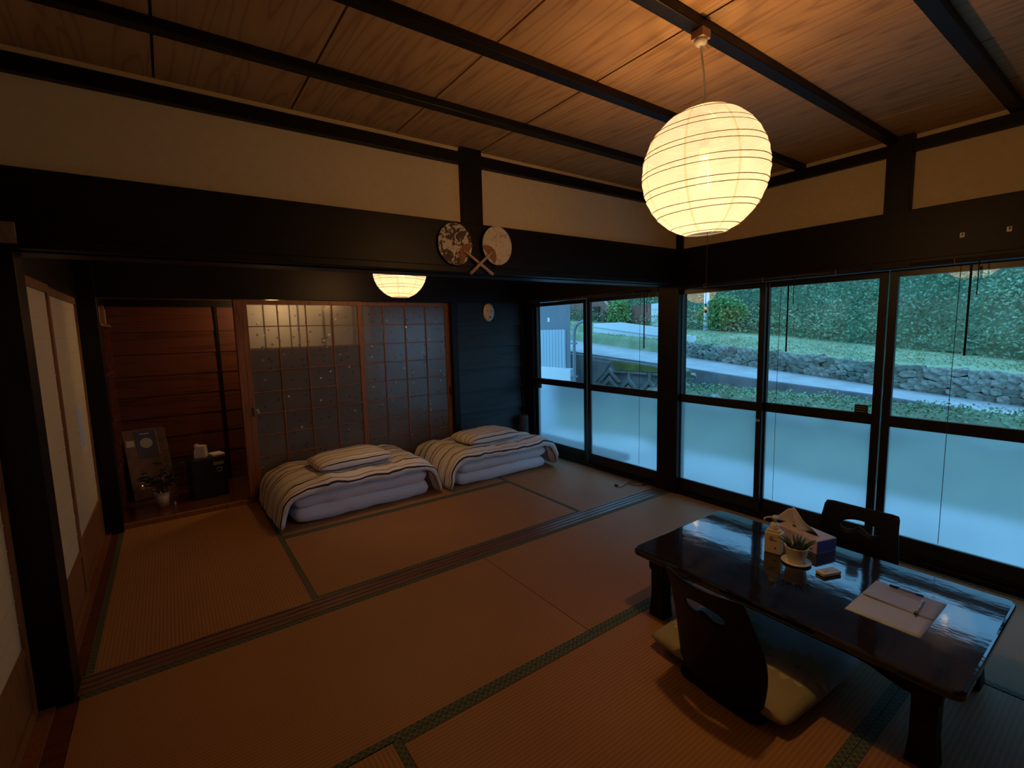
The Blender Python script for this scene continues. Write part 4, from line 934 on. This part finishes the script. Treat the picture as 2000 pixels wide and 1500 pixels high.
# stone wall above the road, stone by stone
def stone_mesh(k):
    r_ = random.Random(100 + k); bm = bmesh.new(); bmesh.ops.create_cube(bm, size=1)
    bmesh.ops.subdivide_edges(bm, edges=bm.edges[:], cuts=1, use_grid_fill=True)
    for v in bm.verts:
        c = v.co; k2 = 1 - .20 * (abs(c.x) + abs(c.y) + abs(c.z) > 1.2) ; v.co = Vector((c.x * k2 * r_.uniform(.70, 1.1), c.y * k2 * r_.uniform(.82, 1.12), c.z * k2 * r_.uniform(.8, 1.12)))
    me = bpy.data.meshes.new('stone'); bm.to_mesh(me); bm.free(); me.materials.append(M['stone'] if k % 3 else M['stone2']); return me
SM = [stone_mesh(k) for k in range(12)]
sw = thing('dry_stone_wall', 'grey rubble stone retaining wall along the far side of the road', 'wall')
strip_o = MB()
def bk(u, v):
    y = -5 + 10.2 * v; a = rf(y); b = wt(y); return (a[0] + .10, y, a[1] - .1 + (b[1] - a[1] + .07) * u)
part('earth_core', MB().grid(bk, 2, 40, False), M['stone2'], sw)
n = 0; y = -3.6; cols = 0
row = 0
for row in range(4):
    y = -3.4 + rnd.uniform(0, .15)
    while y < 5.3 and n < 298:
        L = rnd.uniform(.11, .24); a = rf(y + L / 2); b = wt(y + L / 2); H = b[1] - a[1]
        rows = max(2, min(4, round(H / .115)))
        if row < rows:
            h = H / rows; o = bpy.data.objects.new('stone', SM[rnd.randrange(12)]); COL.objects.link(o); o.parent = sw
            o.location = (a[0] + .06 + rnd.uniform(-.02, .02), y + L / 2, a[1] + h * (row + .5) + rnd.uniform(-.015, .015)); o.scale = (.16, L * 1.12, h * 1.20); o.rotation_euler = (rnd.uniform(-.35, .35), rnd.uniform(-.1, .1), rnd.uniform(-.1, .1)); n += 1
        y += L * .97
# garden edging stones below the road
ge = thing('edging_stones', 'row of rough stones edging the garden strip below the road', 'stones')
y = -2.4
while y < 3.2:
    L = rnd.uniform(.12, .26); o = bpy.data.objects.new('stone', SM[rnd.randrange(12)]); COL.objects.link(o); o.parent = ge
    o.location = (8.05 + rnd.uniform(-.1, .1), y, .22 + rnd.uniform(-.02, .04) + .02 * y); o.scale = (.18, L, .13); o.rotation_euler = (rnd.uniform(-.3, .3), 0, rnd.uniform(-.4, .4)); y += L * 1.05
for k in range(16):
    o = bpy.data.objects.new('stone', SM[rnd.randrange(12)]); COL.objects.link(o); o.parent = ge; o.location = (9.0 + rnd.uniform(-.2, .4), 3.0 + rnd.uniform(-.12, .35), .0 + .04 * k); o.scale = (.2, .22, .13); o.rotation_euler = (rnd.uniform(-.4, .4), 0, rnd.uniform(-.5, .5))
# concrete retaining wall with chevron blocks
cw = thing('block_retaining_wall', 'grey concrete retaining wall with chevron blocks under the road', 'wall')
part('wall_face', MB().prism([(3.35, -.5), (8.6, -.5), (8.6, .90), (6.35, .76), (4.2, .60), (3.35, .50)], 0, 9.84, 9.94), M['concrete'], cw)
part('moss_panel', MB().prism([(3.4, .455), (5.35, .455), (5.50, .665), (4.2, .575), (3.4, .49)], 0, 9.81, 9.84), M['moss'], cw, label='mossy green strip')
def chev(y, z, L, th=.085):
    return MB().prism([(y - L, z - L), (y, z), (y + L, z - L), (y + L - th * 1.2, z - L), (y, z - th * 1.45), (y - L + th * 1.2, z - L)], 0, 9.76, 9.84)
for y in (3.75, 4.35, 4.95, 5.55):
    part('chevron_block', chev(y, .30 if y < 5.5 else .50, .34), M['concrete'], cw, bev=.008); part('chevron_block', chev(y, .12 if y < 5.5 else .30, .26), M['concrete'], cw, bev=.008)
for y in (4.05, 4.65, 5.25): part('cap_block', MB().box(9.77, 9.84, y - .22, y + .22, .385, .435), M['concrete'], cw, bev=.006)
for y in (3.72, 4.35, 4.95): part('upright_block', MB().box(9.78, 9.84, y - .04, y + .04, .26, .44), M['concrete'], cw, bev=.006)
part('corner_block', MB().prism([(5.55, .62), (6.6, .70), (6.6, -.1), (6.05, -.1), (6.05, .12), (5.75, .35)], 0, 9.80, 9.84), M['concrete'], cw, bev=.006)
# white low barrier
t = thing('white_barrier', 'long low white sheet barrier along the far side of the road', 'barrier')
part('sheet', MB().prism([(4.86, .82), (5.79, .98), (8.42, 1.32), (8.42, 1.62), (7.31, 1.62), (5.79, 1.43), (4.86, 1.20)], 0, 12.15, 12.2), M['white_panel'], t)
part('fold_line', MB().prism([(4.86, 1.02), (5.79, 1.19), (8.42, 1.50), (8.42, 1.515), (5.79, 1.205), (4.86, 1.035)], 0, 12.12, 12.15), M['corrugated'], t)
part('end_cap', MB().box(12.10, 12.25, 4.80, 4.90, .70, 1.21), M['white_panel'], t)
t = thing('white_post', 'white post standing at the foot of the green hillside', 'post', (14.0, 5.62, 1.2))
part('shaft', MB().lathe([(0, 0), (.10, 0), (.085, .5), (.07, 1.4), (0, 1.42)], seg=12), M['white_panel'], t)
part('band', MB().lathe([(.098, .18), (.100, .2), (.096, .26)], seg=12), M['pipe'], t)
# shed
t = thing('corrugated_shed', 'pale corrugated shed wall with grey board above, outside the far window', 'shed')
part('grey_board', MB().prism([(7.0, 3.93), (9.4, 7.0), (9.4, 8.2), (7.0, 8.2)], 2, -.3, 2.6), M['shed_grey'], t)
for k in range(22):
    y = 4.05 + k * .088; part('corrugation', MB().prism([(7.0, y), (6.975, y + .018), (6.975, y + .052), (7.0, y + .07)], 2, .72, 1.47), M['corrugated'], t)
part('sheet', MB().box(6.985, 7.0, 4.05, 6.0, .72, 1.47), M['corrugated'], t)
part('white_base', MB().box(6.90, 7.0, 3.84, 6.4, .50, .755), M['white_panel'], t, bev=.005)
part('low_wall', MB().box(6.90, 7.05, 3.84, 7.0, -.4, .50), M['corrugated'], t)
part('eave', MB().prism([(6.75, 3.93), (6.95, 3.88), (9.5, 7.0), (9.5, 8.3), (6.75, 8.3)], 2, 2.3, 2.4), M['shed_grey'], t)
part('notice', MB().box(6.99, 7.0, 4.50, 4.56, 1.62, 1.70), M['white_panel'], t)
t = thing('downpipe', 'grey rainwater downpipe bent at the corner of the shed', 'pipe')
part('pipe', MB().tube(smooth([(6.95, 3.40, 1.62), (6.95, 3.58, 1.60), (6.95, 3.70, 1.56), (6.95, 3.77, 1.45), (6.95, 3.78, 1.2), (6.95, 3.78, .2)], 3), .028, 10), M['pipe'], t)
for z in (.6, 1.2): part('bracket', MB().box(6.93, 7.0, 3.745, 3.86, z, z + .03), M['pipe'], t)
# old house
t = thing('old_house', 'old reddish brown wooden house gable beyond the white barrier', 'house')
part('wall', MB().prism([(9.70, 1.0), (13.5, 1.0), (13.5, 3.6), (10.3, 3.0), (9.70, 2.0)], 0, 14.1, 15.5), M['house_brown'], t)
part('post', MB().box(14.0, 14.1, 9.72, 9.86, 1.2, 2.35), M['house_brown'], t, bev=.01)
part('window', MB().box(14.06, 14.1, 10.0, 10.35, 1.7, 2.25), M['dark_inside'], t)
m_ = Matrix.Translation((13.9, 9.45, 2.08)) @ Matrix.Rotation(radians(42), 4, 'X'); part('rafter', MB().obox(m_, .12, 1.35, .12), M['house_brown'], t)
m_ = Matrix.Translation((13.8, 9.25, 2.2)) @ Matrix.Rotation(radians(42), 4, 'X'); part('rafter', MB().obox(m_, .08, 1.5, .05), M['fan_stick'], t)
t = thing('board_fence', 'brown board fence beside a white panelled wall beyond the road', 'fence')
for k in range(5): part('board', MB().box(14.0, 14.05, 7.66 + .16 * k, 7.81 + .16 * k, 1.2, 2.22 - .01 * k), M['house_brown'], t)
for k in range(5): part('white_panel', MB().box(14.0, 14.04, 6.7, 7.62, 1.22 + .20 * k, 1.41 + .20 * k), M['white_panel'], t)
def bush(label, c, r, n, m, s=.09):
    def f():
        d = Vector((rnd.gauss(0, 1), rnd.gauss(0, 1), rnd.gauss(0, 1))).normalized() * (rnd.random() ** .4); return Vector((d.x * r[0], d.y * r[1], r[2] + d.z * r[2])), 0
    t = thing('bush', label, 'bush', c); leaves('foliage', n, f, s, m, t, None); part('stem', MB().tube([(0, 0, -.1), (.02, .01, r[2] * .7)], [.04, .02], 6), M['house_brown'], t)
M['pale_leaf'] = foliage('pale_teal_leaves', [(.15, .30, .22), (.28, .50, .38), (.45, .65, .52)], 2)
M['bright_leaf'] = foliage('bright_leaves', [(.10, .22, .05), (.22, .38, .12), (.40, .55, .25)], 2)
bush('bright green bush beside the old wooden house', (13.7, 8.75, 1.45), (.35, .42, .5), 2600, M['bright_leaf'])
bush('pale teal bush at the right end of the grass verge', (13.3, -1.35, .48), (.3, .35, .2), 900, M['pale_leaf'], .07)
bush('leafy green bush around the white post', (14.1, 5.2, 1.3), (.3, .8, .5), 3000, M['bright_leaf'])
# bench / step outside the far windows
t = thing('engawa_bench', 'dark low bench standing outside behind the frosted glass', 'bench', (4.97, 0, 0))
part('top', MB().box(-.14, .14, .86, 2.30, .03, .10), M['bench'], t, bev=.004)
for y in (.95, 1.6, 2.2):
    part('leg', MB().box(-.12, .12, y - .03, y + .03, -.42, .03), M['bench'], t)
